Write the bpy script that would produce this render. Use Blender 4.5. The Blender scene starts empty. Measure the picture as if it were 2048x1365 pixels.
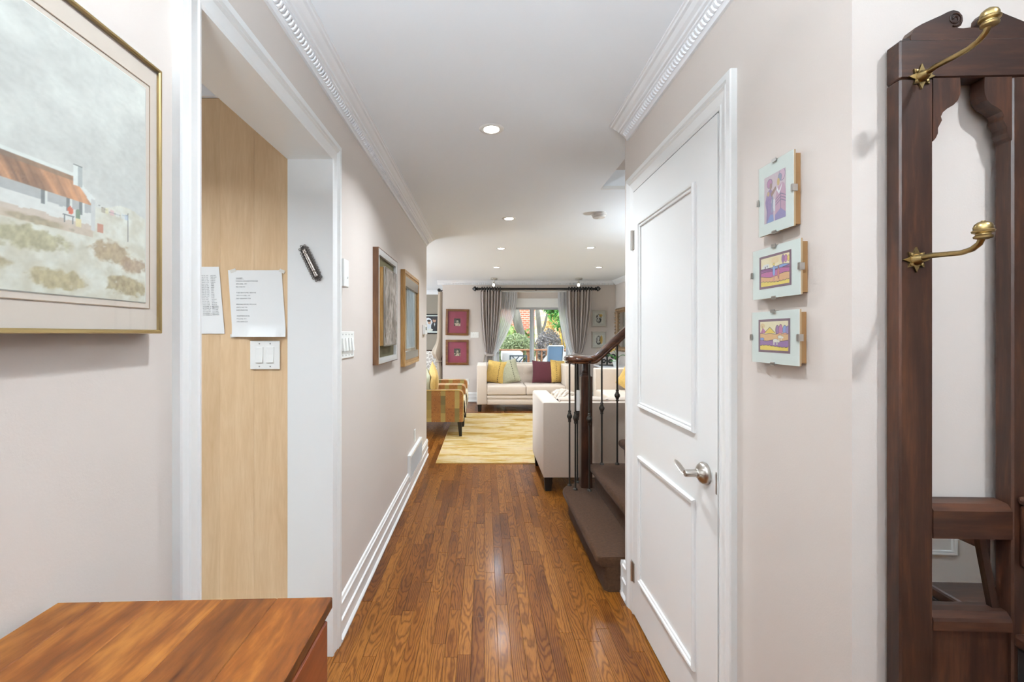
import bpy, bmesh, math, random
import numpy as np
from mathutils import Vector, Matrix, noise as mnoise

random.seed(7)
sc = bpy.context.scene
C = sc.collection

# ------------------------------------------------------------------ camera
F = 880.0                      # focal length in pixels of the 2048 px wide frame
EYE = 1.37
cam_d = bpy.data.cameras.new('camera')
cam_d.sensor_width = 36.0
cam_d.lens = F * 36.0 / 2048.0
cam_d.shift_x = (1024 - 969) / 2048.0
cam_d.shift_y = -(682.5 - 668) / 2048.0
cam_d.clip_start = 0.02
cam = bpy.data.objects.new('camera', cam_d)
C.objects.link(cam)
cam.location = (0, 0, EYE)
cam.rotation_euler = (math.pi / 2, 0, 0)
sc.camera = cam

# ------------------------------------------------------------------ world, fill light, exposure
sc.view_settings.view_transform = 'Standard'
sc.view_settings.look = 'None'
sc.view_settings.gamma = 1.0
sc.view_settings.exposure = 0.36
sc.view_settings.use_curve_mapping = False
sc.cycles.use_denoising = True
sc.cycles.max_bounces = 6
sc.cycles.glossy_bounces = 3
sc.cycles.use_adaptive_sampling = True
sc.cycles.adaptive_threshold = 0.15
sc.cycles.diffuse_bounces = 3
sc.cycles.transparent_max_bounces = 10
sc.cycles.sample_clamp_indirect = 6.0
sc.cycles.caustics_reflective = False
sc.cycles.caustics_refractive = False

world = bpy.data.worlds.new('world')
sc.world = world
world.use_nodes = True
wn = world.node_tree
bg = wn.nodes['Background']
bg.inputs['Color'].default_value = (0.84, 0.93, 1.0, 1)
bg.inputs['Strength'].default_value = 5.0

POT_W = 14.0                    # watts per recessed ceiling light
FOYER_W = 9.5
UP_FOYER, UP_LIVING = 150.0, 62.0  # watts of the added ceiling uplights


def fill_panel(name, loc, rot, sx, sy, power, col=(0.80, 0.92, 1.0)):
    """Added soft fill light shaped like a window opening."""
    l = bpy.data.lights.new(name, 'AREA')
    l.shape = 'RECTANGLE'
    l.size, l.size_y = sx, sy
    l.energy = power
    l.color = col
    o = bpy.data.objects.new(name, l)
    C.objects.link(o)
    o.location = loc
    o.rotation_euler = rot
    return o


# added fill lights, as if from windows
fill_panel('foyer_fill_light', (0.95, -2.12, 1.35), (math.pi / 2, 0, 0), 2.6, 1.9, 6)
fill_panel('kitchen_fill_light', (-3.1, 0.9, 1.35), (math.pi / 2, 0, -math.pi / 2), 1.8, 1.3, 15, (.90, .95, 1.0))
fill_panel('dining_fill_light', (-4.2, 9.6, 1.4), (math.pi / 2, 0, -math.pi / 2), 1.6, 1.5, 60)
fill_panel('living_fill_light', (-4.2, 6.8, 1.4), (math.pi / 2, 0, -math.pi / 2), 2.6, 1.6, 110)
p = bpy.data.lights.new('patio_portal', 'AREA')
p.shape = 'RECTANGLE'
p.size, p.size_y = 1.56, 1.95
p.cycles.is_portal = True
po = bpy.data.objects.new('patio_portal', p)
C.objects.link(po)
po.location = (0.98, 9.06, 0.98)
po.rotation_euler = (-math.pi / 2, 0, 0)


# ------------------------------------------------------------------ helpers
def S(r, g, b):
    def c(x):
        x /= 255.0
        return x / 12.92 if x <= 0.04045 else ((x + 0.055) / 1.055) ** 2.4
    return (c(r), c(g), c(b), 1.0)


def at(px, py, d):
    """point at distance d along the hall that the photograph shows at pixel (px, py)"""
    return Vector(((px - 969) * d / F, d, EYE - (py - 668) * d / F))


class MB:
    def __init__(s):
        s.v, s.f = [], []

    def add(s, vs, fs):
        n = len(s.v)
        s.v += [tuple(v) for v in vs]
        s.f += [tuple(i + n for i in f) for f in fs]
        return s

    def box(s, x0, x1, y0, y1, z0, z1):
        return s.add([(x0, y0, z0), (x1, y0, z0), (x1, y1, z0), (x0, y1, z0), (x0, y0, z1), (x1, y0, z1), (x1, y1, z1), (x0, y1, z1)],
                     [(0, 3, 2, 1), (4, 5, 6, 7), (0, 1, 5, 4), (1, 2, 6, 5), (2, 3, 7, 6), (3, 0, 4, 7)])

    def rbox(s, x0, x1, y0, y1, z0, z1, r=.01, seg=2):
        bm = bmesh.new()
        bmesh.ops.create_cube(bm, size=1)
        for v in bm.verts:
            v.co = Vector(((x0 + x1) / 2 + v.co.x * (x1 - x0), (y0 + y1) / 2 + v.co.y * (y1 - y0), (z0 + z1) / 2 + v.co.z * (z1 - z0)))
        r = min(r, .49 * min(x1 - x0, y1 - y0, z1 - z0))
        bmesh.ops.bevel(bm, geom=bm.edges[:] , offset=r, segments=seg, profile=.5, affect='EDGES')
        bm.verts.index_update()
        s.add([v.co[:] for v in bm.verts], [[v.index for v in f.verts] for f in bm.faces])
        bm.free()
        return s

    def prism(s, poly, axis, lo, hi):
        def P(a, b, t):
            return {'x': (t, a, b), 'y': (a, t, b), 'z': (a, b, t)}[axis]
        n = len(poly)
        vs = [P(a, b, lo) for a, b in poly] + [P(a, b, hi) for a, b in poly]
        fs = [tuple(range(n))[::-1], tuple(range(n, 2 * n))]
        fs += [(i, (i + 1) % n, n + (i + 1) % n, n + i) for i in range(n)]
        return s.add(vs, fs)

    def lathe(s, prof, c=(0, 0, 0), axis='z', seg=20):
        vs, fs = [], []
        for r, h in prof:
            for k in range(seg):
                a = 2 * math.pi * k / seg
                p, q = r * math.cos(a), r * math.sin(a)
                o = {'z': (p, q, h), 'y': (p, h, q), 'x': (h, p, q)}[axis]
                vs.append((c[0] + o[0], c[1] + o[1], c[2] + o[2]))
        m = len(prof)
        for j in range(m - 1):
            for k in range(seg):
                k2 = (k + 1) % seg
                fs.append((j * seg + k, j * seg + k2, (j + 1) * seg + k2, (j + 1) * seg + k))
        fs.append(tuple(range(seg))[::-1])
        fs.append(tuple(range((m - 1) * seg, m * seg)))
        return s.add(vs, fs)

    def tube(s, path, r, seg=8, closed=False, flat=1.0):
        path = [Vector(p) for p in path]
        n = len(path)
        vs, fs = [], []
        up = None
        for i, p in enumerate(path):
            a = path[(i - 1) % n] if (i > 0 or closed) else p
            b = path[(i + 1) % n] if (i < n - 1 or closed) else p
            t = (b - a).normalized()
            if up is None:
                up = Vector((0, 0, 1)) if abs(t.z) < .9 else Vector((1, 0, 0))
            u = t.cross(up)
            if u.length < 1e-6:
                u = t.orthogonal()
            u.normalize()
            w = u.cross(t).normalized()
            up = w
            rr = r[i] if isinstance(r, (list, tuple)) else r
            for k in range(seg):
                an = 2 * math.pi * k / seg
                vs.append(p + u * (rr * math.cos(an)) + w * (rr * flat * math.sin(an)))
        for i in range(n if closed else n - 1):
            j = (i + 1) % n
            for k in range(seg):
                k2 = (k + 1) % seg
                fs.append((i * seg + k, i * seg + k2, j * seg + k2, j * seg + k))
        if not closed:
            fs += [tuple(range(seg))[::-1], tuple(range((n - 1) * seg, n * seg))]
        return s.add(vs, fs)

    def grid(s, nu, nv, fn):
        vs = [fn(i / nu, j / nv) for j in range(nv + 1) for i in range(nu + 1)]
        fs = [(j * (nu + 1) + i, j * (nu + 1) + i + 1, (j + 1) * (nu + 1) + i + 1, (j + 1) * (nu + 1) + i) for j in range(nv) for i in range(nu)]
        return s.add(vs, fs)

    def rect_sweep(s, prof, x0, x1, z0, z1, y=0):
        """frame round the rectangle x0..x1, z0..z1; profile (outward offset, y offset), closed loop"""
        m = len(prof)
        vs = []
        for w, t in prof:
            vs += [(x0 - w, y + t, z0 - w), (x1 + w, y + t, z0 - w), (x1 + w, y + t, z1 + w), (x0 - w, y + t, z1 + w)]
        fs = []
        for j in range(m):
            j2 = (j + 1) % m
            for k in range(4):
                k2 = (k + 1) % 4
                fs.append((j * 4 + k, j * 4 + k2, j2 * 4 + k2, j2 * 4 + k))
        return s.add(vs, fs)

    def xf(s, fn):
        s.v = [tuple(fn(Vector(v))) for v in s.v]
        return s


BASE = {}


def tag(o, label=None, cat=None, group=None, kind=None):
    if label: o['label'] = label
    if cat: o['category'] = cat
    if group: o['group'] = group
    if kind: o['kind'] = kind
    return o


def thing(name, label, cat, loc=(0, 0, 0), rotz=0, group=None, local=False):
    """Empty at the base of a thing; its parts are given in world coordinates unless local"""
    o = bpy.data.objects.new(name, None)
    o.empty_display_size = .05
    C.objects.link(o)
    o.location = loc
    o.rotation_euler = (0, 0, rotz)
    tag(o, label, cat, group)
    BASE[o.name] = Vector((0, 0, 0)) if local else Vector(loc)
    return o


def obj(name, mb, m, parent=None, smooth=False, angle=40):
    me = bpy.data.meshes.new(name)
    b = BASE.get(parent.name, Vector((0, 0, 0))) if parent else Vector((0, 0, 0))
    me.from_pydata([(v[0] - b.x, v[1] - b.y, v[2] - b.z) for v in mb.v], [], mb.f)
    bm = bmesh.new()
    bm.from_mesh(me)
    bmesh.ops.recalc_face_normals(bm, faces=bm.faces)
    bm.to_mesh(me)
    bm.free()
    if smooth:
        me.polygons.foreach_set('use_smooth', [True] * len(me.polygons))
        try:
            me.set_sharp_from_angle(angle=math.radians(angle))
        except Exception:
            pass
    me.materials.append(m)
    o = bpy.data.objects.new(name, me)
    C.objects.link(o)
    if parent:
        o.parent = parent
        BASE[o.name] = b
    return o


def struct(name, mb, m, label=None, parent=None, smooth=False):
    o = obj(name, mb, m, parent, smooth)
    if not parent:
        o['kind'] = 'structure'
        if label: o['label'] = label
    return o


def copy_tree(o, parent=None):
    c = o.copy()
    C.objects.link(c)
    c.parent = parent
    for ch in list(o.children):
        copy_tree(ch, c)
    return c


# ------------------------------------------------------------------ materials
MATS = {}


def nodes(name):
    m = bpy.data.materials.new(name)
    m.use_nodes = True
    nt = m.node_tree
    return m, nt, nt.nodes, nt.links, nt.nodes['Principled BSDF']


def M(name, col, rough=.5, metal=0, bump=0, bscale=200, vary=0, vscale=3, coat=0, spec=.5, stretch=(1, 1, 1), sheen=0, emit=0):
    if name in MATS:
        return MATS[name]
    m, nt, N, L, b = nodes(name)
    b.inputs['Base Color'].default_value = col
    b.inputs['Roughness'].default_value = rough
    b.inputs['Metallic'].default_value = metal
    b.inputs['Specular IOR Level'].default_value = spec
    b.inputs['Coat Weight'].default_value = coat
    b.inputs['Coat Roughness'].default_value = .12
    b.inputs['Sheen Weight'].default_value = sheen
    if emit:
        b.inputs['Emission Color'].default_value = col
        b.inputs['Emission Strength'].default_value = emit
    if bump or vary:
        tc = N.new('ShaderNodeTexCoord')
        mp = N.new('ShaderNodeMapping')
        mp.inputs['Scale'].default_value = stretch
        L.new(tc.outputs['Object'], mp.inputs[0])
    if bump:
        n = N.new('ShaderNodeTexNoise')
        n.inputs['Scale'].default_value = bscale
        n.inputs['Detail'].default_value = 3
        L.new(mp.outputs[0], n.inputs['Vector'])
        bp = N.new('ShaderNodeBump')
        bp.inputs['Strength'].default_value = bump
        bp.inputs['Distance'].default_value = .002
        L.new(n.outputs['Fac'], bp.inputs['Height'])
        L.new(bp.outputs[0], b.inputs['Normal'])
    if vary:
        n = N.new('ShaderNodeTexNoise')
        n.inputs['Scale'].default_value = vscale
        n.inputs['Detail'].default_value = 5
        n.inputs['Roughness'].default_value = .6
        L.new(mp.outputs[0], n.inputs['Vector'])
        r = N.new('ShaderNodeValToRGB')
        lo = tuple(c * (1 - vary) for c in col[:3]) + (1,)
        hi = tuple(min(1, c * (1 + vary)) for c in col[:3]) + (1,)
        r.color_ramp.elements[0].color = lo
        r.color_ramp.elements[0].position = .3
        r.color_ramp.elements[1].color = hi
        r.color_ramp.elements[1].position = .7
        L.new(n.outputs['Fac'], r.inputs[0])
        L.new(r.outputs[0], b.inputs['Base Color'])
    MATS[name] = m
    return m


def ramp(N, stops, interp='LINEAR'):
    r = N.new('ShaderNodeValToRGB')
    cr = r.color_ramp
    cr.interpolation = interp
    while len(cr.elements) < len(stops):
        cr.elements.new(.5)
    for e, (p, c) in zip(cr.elements, stops):
        e.position = p
        e.color = c
    return r


def wood(name, dark, mid, light, rough=.4, scale=1.0, axis=1, coat=.3, bump=.15, tone=0.0, ratio=1.6):
    """streaky stained wood, grain along the given object axis"""
    if name in MATS:
        return MATS[name]
    m, nt, N, L, b = nodes(name)
    tc = N.new('ShaderNodeTexCoord')
    oi = N.new('ShaderNodeObjectInfo')
    ad = N.new('ShaderNodeVectorMath')
    ad.operation = 'ADD'
    ml = N.new('ShaderNodeVectorMath')
    ml.operation = 'MULTIPLY'
    ml.inputs[1].default_value = (3.7, 9.1, 5.3)
    L.new(oi.outputs['Random'], ml.inputs[0])
    L.new(tc.outputs['Object'], ad.inputs[0])
    L.new(ml.outputs[0], ad.inputs[1])
    mp = N.new('ShaderNodeMapping')
    sv = [14 * scale] * 3
    sv[axis] = ratio * scale
    mp.inputs['Scale'].default_value = sv
    L.new(ad.outputs[0], mp.inputs[0])
    n = N.new('ShaderNodeTexNoise')
    n.inputs['Scale'].default_value = 1.0
    n.inputs['Detail'].default_value = 8
    n.inputs['Roughness'].default_value = .62
    n.inputs['Distortion'].default_value = 1.1
    L.new(mp.outputs[0], n.inputs['Vector'])
    n2 = N.new('ShaderNodeTexNoise')
    n2.inputs['Scale'].default_value = 9.0
    n2.inputs['Detail'].default_value = 4
    L.new(mp.outputs[0], n2.inputs['Vector'])
    mx = N.new('ShaderNodeMath')
    mx.operation = 'MULTIPLY_ADD'
    mx.inputs[1].default_value = .28
    L.new(n2.outputs['Fac'], mx.inputs[0])
    mu = N.new('ShaderNodeMath')
    mu.operation = 'MULTIPLY'
    mu.inputs[1].default_value = .75
    L.new(n.outputs['Fac'], mu.inputs[0])
    L.new(mu.outputs[0], mx.inputs[2])
    r = ramp(N, [(.32, dark), (.5, mid), (.68, light)])
    L.new(mx.outputs[0], r.inputs[0])
    hs = N.new('ShaderNodeHueSaturation')
    mr = N.new('ShaderNodeMapRange')
    mr.inputs['To Min'].default_value = 1 - tone
    mr.inputs['To Max'].default_value = 1 + tone
    L.new(oi.outputs['Random'], mr.inputs['Value'])
    L.new(mr.outputs[0], hs.inputs['Value'])
    L.new(r.outputs[0], hs.inputs['Color'])
    L.new(hs.outputs[0], b.inputs['Base Color'])
    b.inputs['Roughness'].default_value = rough
    b.inputs['Specular IOR Level'].default_value = .3
    b.inputs['Coat Weight'].default_value = coat
    b.inputs['Coat Roughness'].default_value = .2
    bp = N.new('ShaderNodeBump')
    bp.inputs['Strength'].default_value = bump
    bp.inputs['Distance'].default_value = .001
    L.new(n2.outputs['Fac'], bp.inputs['Height'])
    L.new(bp.outputs[0], b.inputs['Normal'])
    MATS[name] = m
    return m


def vcol(name, rough=.6, spec=.3, coat=0):
    if name in MATS:
        return MATS[name]
    m, nt, N, L, b = nodes(name)
    a = N.new('ShaderNodeVertexColor')
    a.layer_name = 'Col'
    L.new(a.outputs[0], b.inputs['Base Color'])
    b.inputs['Roughness'].default_value = rough
    b.inputs['Specular IOR Level'].default_value = spec
    b.inputs['Coat Weight'].default_value = coat
    b.inputs['Coat Roughness'].default_value = .05
    MATS[name] = m
    return m


def lin(rgb):
    a = np.clip(np.asarray(rgb, float), 0, 255) / 255.0
    return np.where(a <= .04045, a / 12.92, ((a + .055) / 1.055) ** 2.4)


def fbm(u, v, seed=0, octs=4):
    """smooth value noise 0..1 on numpy arrays"""
    tot = np.zeros_like(u)
    amp, s = 1.0, 0.0
    for o in range(octs):
        iu, iv = np.floor(u), np.floor(v)
        fu, fv = u - iu, v - iv
        fu = fu * fu * (3 - 2 * fu)
        fv = fv * fv * (3 - 2 * fv)

        def h(a, b):
            x = np.sin(a * 127.1 + b * 311.7 + seed * 74.7 + o * 13.3) * 43758.5453
            return x - np.floor(x)
        tot += amp * ((h(iu, iv) * (1 - fu) + h(iu + 1, iv) * fu) * (1 - fv) + (h(iu, iv + 1) * (1 - fu) + h(iu + 1, iv + 1) * fu) * fv)
        s += amp
        amp *= .5
        u = u * 2.03
        v = v * 2.03
    return tot / s


def painted(name, x0, x1, z0, z1, y, nx, nz, fn, m, parent):
    """flat print: a sheet facing local -Y whose colours are painted point by point; fn(u, v) -> sRGB array"""
    mb = MB().grid(nx, nz, lambda u, v: (x0 + u * (x1 - x0), y, z0 + v * (z1 - z0)))
    o = obj(name, mb, m, parent)
    me = o.data
    uu, vv = np.meshgrid(np.arange(nx + 1) / nx, np.arange(nz + 1) / nz)
    col = lin(fn(uu, vv)).reshape(-1, 3)
    col = np.hstack([col, np.ones((len(col), 1))]).astype(np.float32)
    at_ = me.color_attributes.new('Col', 'FLOAT_COLOR', 'POINT')
    at_.data.foreach_set('color', col.ravel())
    return o


class Canvas:
    """tiny painter on u, v arrays"""
    def __init__(s, u, v, col):
        s.u, s.v = u, v
        s.c = np.zeros(u.shape + (3,)) + np.array(col, float)

    def put(s, mask, col, a=1.0):
        w = (np.clip(mask.astype(float), 0, 1) * a)[..., None]
        s.c = s.c * (1 - w) + np.array(col, float) * w

    def ell(s, cx, cy, rx, ry, col, a=1.0, rot=0, line=None):
        dx, dy = s.u - cx, s.v - cy
        cr, sr = math.cos(rot), math.sin(rot)
        q = ((dx * cr + dy * sr) / rx) ** 2 + ((-dx * sr + dy * cr) / ry) ** 2
        s.put(q < 1, col, a)
        if line: s.put((q < 1.0) & (q > .78), line, .85)

    def rect(s, x0, x1, y0, y1, col, a=1.0):
        s.put((s.u > x0) & (s.u < x1) & (s.v > y0) & (s.v < y1), col, a)

    def below(s, f, col, line=None, lw=.008):
        h = f(s.u)
        s.put(s.v < h, col)
        if line: s.put(np.abs(s.v - h) < lw, line)

    def poly(s, pts, col, a=1.0):
        ins = np.zeros(s.u.shape, bool)
        n = len(pts)
        for i in range(n):
            (xa, ya), (xb, yb) = pts[i], pts[(i + 1) % n]
            cond = ((ya > s.v) != (yb > s.v))
            with np.errstate(divide='ignore', invalid='ignore'):
                xi = (xb - xa) * (s.v - ya) / ((yb - ya) if yb != ya else 1e-9) + xa
            ins ^= cond & (s.u < xi)
        s.put(ins, col, a)


PAINT = M('wall_paint', S(214, 204, 196), .62, bump=.08, bscale=260, spec=.3)
PAINT_OLIVE = M('olive_paint', S(150, 141, 128), .65, spec=.3)
CEIL = M('ceiling_paint', S(244, 248, 252), .75, spec=.2)
TRIM = M('white_trim', S(236, 236, 234), .28, spec=.5, coat=.15)
CROWN = M('crown_white', S(238, 239, 241), .5, spec=.3)
DOORW = M('door_white', S(237, 237, 235), .3, bump=.03, bscale=120, coat=.15)
PLASTIC = M('white_plastic', S(240, 240, 236), .3)
PLASTIC_D = M('warm_plastic', S(214, 206, 198), .45)
NICKEL = M('satin_nickel', S(190, 184, 176), .28, 1.0)
STEEL = M('clip_steel', S(196, 192, 186), .35, .9)
BRASS = M('aged_brass', S(158, 136, 92), .32, 1.0, vary=.25, vscale=60)
GOLD = M('gold_metal', S(190, 166, 116), .3, 1.0)
PEWTER = M('pewter', S(138, 130, 124), .38, .7, vary=.35, vscale=220)
IRON = M('dark_iron', S(62, 58, 52), .45, .6)
BLACK = M('black_paint', S(28, 25, 24), .35)
BLACKLEG = M('black_leg', S(24, 20, 19), .4)
HALLWOOD = wood('hall_tree_wood', S(28, 16, 11), S(48, 28, 19), S(78, 46, 29), rough=.42, scale=1.1, axis=2, coat=.08)
HALLWOOD_X = wood('hall_tree_wood_across', S(26, 15, 11), S(45, 26, 18), S(72, 43, 28), rough=.42, scale=1.1, axis=0, coat=.08)
NEWEL = wood('newel_wood', S(30, 18, 14), S(52, 30, 20), S(84, 50, 32), rough=.3, axis=2, coat=.5)
RAILW = wood('handrail_wood', S(42, 22, 14), S(74, 42, 26), S(112, 70, 44), rough=.2, axis=0, coat=.8)
MAPLE = wood('maple_veneer', S(206, 172, 132), S(215, 183, 144), S(224, 195, 158), rough=.5, scale=.9, axis=2, coat=0, bump=.02, tone=.05)
CHEST = wood('chest_top_wood', S(52, 22, 5), S(104, 56, 15), S(146, 92, 36), rough=.45, scale=.8, axis=1, coat=.02, tone=.3, ratio=3.0)
CHERRY = wood('cherry_wood', S(104, 48, 24), S(136, 66, 34), S(158, 84, 46), rough=.3, axis=1, coat=.3, bump=.05)
CONSOLE = wood('console_wood', S(52, 26, 20), S(78, 40, 30), S(102, 58, 42), rough=.3, axis=2)
FRAMEW = wood('walnut_frame', S(84, 52, 30), S(118, 78, 46), S(150, 104, 64), rough=.3, scale=2, axis=0, coat=.3)
OAKF = wood('oak_frame', S(140, 100, 56), S(176, 134, 80), S(198, 158, 104), rough=.4, scale=2, axis=2)
LINEN = M('cream_linen', S(214, 198, 182), .85, bump=.35, bscale=420, vary=.05, vscale=140, sheen=.25, stretch=(.35, .35, 2.2))
CREAMKNIT = M('cream_knit', S(226, 212, 196), .9, bump=.3, bscale=300, sheen=.3)
YELLOWC = M('mustard_linen', S(204, 168, 90), .85, bump=.3, bscale=350, vary=.12, vscale=30, sheen=.2)
SAGE = M('sage_linen', S(176, 174, 146), .85, bump=.3, bscale=350, vary=.1, vscale=40, sheen=.2)
BURG = M('burgundy_linen', S(88, 32, 42), .8, bump=.3, bscale=350, vary=.1, vscale=40, sheen=.2)
THREAD = M('dark_thread', S(48, 34, 30), .7)
CARPET = M('brown_carpet', S(74, 51, 35), .95, bump=1.0, bscale=420, vary=.28, vscale=70, sheen=.08, spec=.05)
DRAPE = M('taupe_drape', S(186, 176, 170), .75, bump=.1, bscale=300, vary=.04, vscale=60)
DRAPE2 = M('tan_drape', S(176, 160, 142), .7, bump=.1, bscale=300)
PAPER = M('white_paper', S(232, 232, 230), .7, bump=.25, bscale=18)
INK = M('grey_ink', S(70, 70, 74), .8)
MATW = M('white_mat', S(226, 229, 224), .8)
MATPINK = M('pink_mat', S(222, 204, 192), .8)
MATOLIVE = M('olive_mat', S(104, 96, 66), .8)
MATMAROON = M('maroon_mat', S(160, 70, 92), .75, vary=.06, vscale=12)
MARBLE = M('white_marble', S(234, 236, 240), .15, vary=.04, vscale=6)
VC = vcol('print_colours')
VCG = vcol('print_under_glass', rough=.5, coat=.12)
EMIT = M('lamp_lens', S(255, 248, 238), .4, emit=14)


def glass(name, rough=0.0, tint=(1, 1, 1, 1), alpha=.12):
    m, nt, N, L, b = nodes(name)
    tr = N.new('ShaderNodeBsdfTransparent')
    tr.inputs[0].default_value = tint
    gl = N.new('ShaderNodeBsdfGlossy')
    gl.inputs['Roughness'].default_value = rough
    mx = N.new('ShaderNodeMixShader')
    fr = N.new('ShaderNodeLayerWeight')      # reflectance of a thin pane, the same from both sides
    fr.inputs[0].default_value = .5
    pw = N.new('ShaderNodeMath'); pw.operation = 'POWER'; pw.inputs[1].default_value = 5.0
    L.new(fr.outputs['Facing'], pw.inputs[0])
    ma = N.new('ShaderNodeMath'); ma.operation = 'MULTIPLY_ADD'; ma.inputs[1].default_value = .6; ma.inputs[2].default_value = .02
    L.new(pw.outputs[0], ma.inputs[0])
    L.new(ma.outputs[0], mx.inputs[0])
    L.new(tr.outputs[0], mx.inputs[1])
    L.new(gl.outputs[0], mx.inputs[2])
    L.new(mx.outputs[0], nt.nodes['Material Output'].inputs['Surface'])
    MATS[name] = m
    return m


GLASS = glass('clear_glass', .02, (.97, .985, .98, 1))
MIRROR = M('mirror_silver', S(232, 236, 236), .02, 1.0)


def sheer_mat():
    m, nt, N, L, b = nodes('sheer_voile')
    tr = N.new('ShaderNodeBsdfTransparent')
    tl = N.new('ShaderNodeBsdfTranslucent')
    tl.inputs[0].default_value = S(240, 240, 240)
    df = N.new('ShaderNodeBsdfDiffuse')
    df.inputs[0].default_value = S(236, 236, 238)
    a = N.new('ShaderNodeMixShader'); a.inputs[0].default_value = .3
    L.new(tl.outputs[0], a.inputs[1]); L.new(df.outputs[0], a.inputs[2])
    c = N.new('ShaderNodeMixShader'); c.inputs[0].default_value = .86
    L.new(tr.outputs[0], c.inputs[1]); L.new(a.outputs[0], c.inputs[2])
    L.new(c.outputs[0], nt.nodes['Material Output'].inputs['Surface'])
    return m


SHEER = sheer_mat()


def drape_mat():
    m, nt, N, L, b = nodes('taupe_drape_cloth')
    tl = N.new('ShaderNodeBsdfTranslucent')
    tl.inputs[0].default_value = S(200, 190, 182)
    df = N.new('ShaderNodeBsdfDiffuse')
    df.inputs[0].default_value = S(190, 180, 174)
    a = N.new('ShaderNodeMixShader'); a.inputs[0].default_value = .7
    L.new(tl.outputs[0], a.inputs[1]); L.new(df.outputs[0], a.inputs[2])
    L.new(a.outputs[0], nt.nodes['Material Output'].inputs['Surface'])
    return m


DRAPEC = drape_mat()


def floor_mat(name, island):
    """stained red-oak strip: cathedral rings, pores and a tone of its own for every board"""
    m, nt, N, L, b = nodes(name)

    def math_(op, a, bb=None, c=None):
        n = N.new('ShaderNodeMath')
        n.operation = op
        for i, x in enumerate((a, bb, c)):
            if x is None: continue
            if isinstance(x, (int, float)): n.inputs[i].default_value = x
            else: L.new(x, n.inputs[i])
        return n.outputs[0]
    if island:
        g = N.new('ShaderNodeNewGeometry')
        rnd, pos = g.outputs['Random Per Island'], g.outputs['Position']
    else:
        oi = N.new('ShaderNodeObjectInfo')
        tc = N.new('ShaderNodeTexCoord')
        rnd, pos = oi.outputs['Random'], tc.outputs['Object']
    sp = N.new('ShaderNodeSeparateXYZ')
    L.new(pos, sp.inputs[0])
    x, y = sp.outputs[0], sp.outputs[1]
    if island:
        x = math_('SUBTRACT', math_('FRACT', math_('DIVIDE', math_('ADD', x, 10.0), .0575)), .5)
        x = math_('MULTIPLY', x, .0575)

    def rn(k):
        w = N.new('ShaderNodeTexWhiteNoise')
        w.noise_dimensions = '1D'
        L.new(math_('MULTIPLY_ADD', rnd, 91.7 + k * 13.1, k), w.inputs['W'])
        return w.outputs['Value']
    cb = N.new('ShaderNodeCombineXYZ')
    L.new(math_('MULTIPLY', x, 13.0), cb.inputs[0])
    L.new(math_('MULTIPLY_ADD', y, 3.4, math_('MULTIPLY', rn(1), 50)), cb.inputs[1])
    L.new(math_('MULTIPLY', rn(7), 40), cb.inputs[2])
    n1 = N.new('ShaderNodeTexNoise')
    n1.inputs['Scale'].default_value = 1.0
    n1.inputs['Detail'].default_value = 3
    L.new(cb.outputs[0], n1.inputs['Vector'])
    # distance to the heart of the log below the board
    ox = math_('ADD', x, math_('MULTIPLY', math_('SUBTRACT', rn(2), .5), .05))
    h = math_('MULTIPLY_ADD', y, math_('MULTIPLY', math_('SUBTRACT', rn(3), .5), .22), math_('MULTIPLY_ADD', rn(4), .03, .012))
    h = math_('ADD', h, math_('MULTIPLY', math_('SUBTRACT', n1.outputs['Fac'], .5), .05))
    rr = math_('SQRT', math_('ADD', math_('MULTIPLY', ox, ox), math_('MULTIPLY', h, h)))
    ph = math_('MULTIPLY_ADD', rr, 760.0, math_('MULTIPLY', n1.outputs['Fac'], 7.0))
    sn = math_('MULTIPLY_ADD', math_('SINE', ph), .5, .5)
    ring = math_('POWER', sn, 2.2)
    cb2 = N.new('ShaderNodeCombineXYZ')
    L.new(math_('MULTIPLY', x, 700.0), cb2.inputs[0])
    L.new(math_('MULTIPLY_ADD', y, 16.0, math_('MULTIPLY', rn(5), 30)), cb2.inputs[1])
    n2 = N.new('ShaderNodeTexNoise')
    n2.inputs['Scale'].default_value = 1.0
    n2.inputs['Detail'].default_value = 2
    L.new(cb2.outputs[0], n2.inputs['Vector'])
    pores = n2.outputs['Fac']
    tone = ramp(N, [(0, S(82, 46, 18)), (.12, S(102, 58, 20)), (.3, S(124, 74, 26)), (.6, S(137, 86, 32)), (1, S(148, 96, 41))])
    blot = math_('MULTIPLY_ADD', n1.outputs['Fac'], .8, math_('MULTIPLY_ADD', rn(6), .75, -.25))
    L.new(blot, tone.inputs[0])
    dk = N.new('ShaderNodeMix'); dk.data_type = 'RGBA'; dk.blend_type = 'MULTIPLY'
    L.new(math_('MULTIPLY', ring, .66), dk.inputs[0])
    L.new(tone.outputs[0], dk.inputs[6])
    dk.inputs[7].default_value = S(150, 112, 84)
    dk2 = N.new('ShaderNodeMix'); dk2.data_type = 'RGBA'; dk2.blend_type = 'MULTIPLY'
    pr = ramp(N, [(.5, (0, 0, 0, 1)), (.72, (1, 1, 1, 1))])
    L.new(pores, pr.inputs[0])
    L.new(math_('MULTIPLY', pr.outputs[0], .75), dk2.inputs[0])
    L.new(dk.outputs[2], dk2.inputs[6])
    dk2.inputs[7].default_value = S(150, 110, 84)
    L.new(dk2.outputs[2], b.inputs['Base Color'])
    b.inputs['Roughness'].default_value = .38
    b.inputs['Specular IOR Level'].default_value = .12
    b.inputs['Coat Weight'].default_value = .22
    b.inputs['Coat Roughness'].default_value = .16
    bp = N.new('ShaderNodeBump')
    bp.inputs['Strength'].default_value = .12
    bp.inputs['Distance'].default_value = .001
    L.new(math_('ADD', ring, pores), bp.inputs['Height'])
    L.new(bp.outputs[0], b.inputs['Normal'])
    return m


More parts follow.
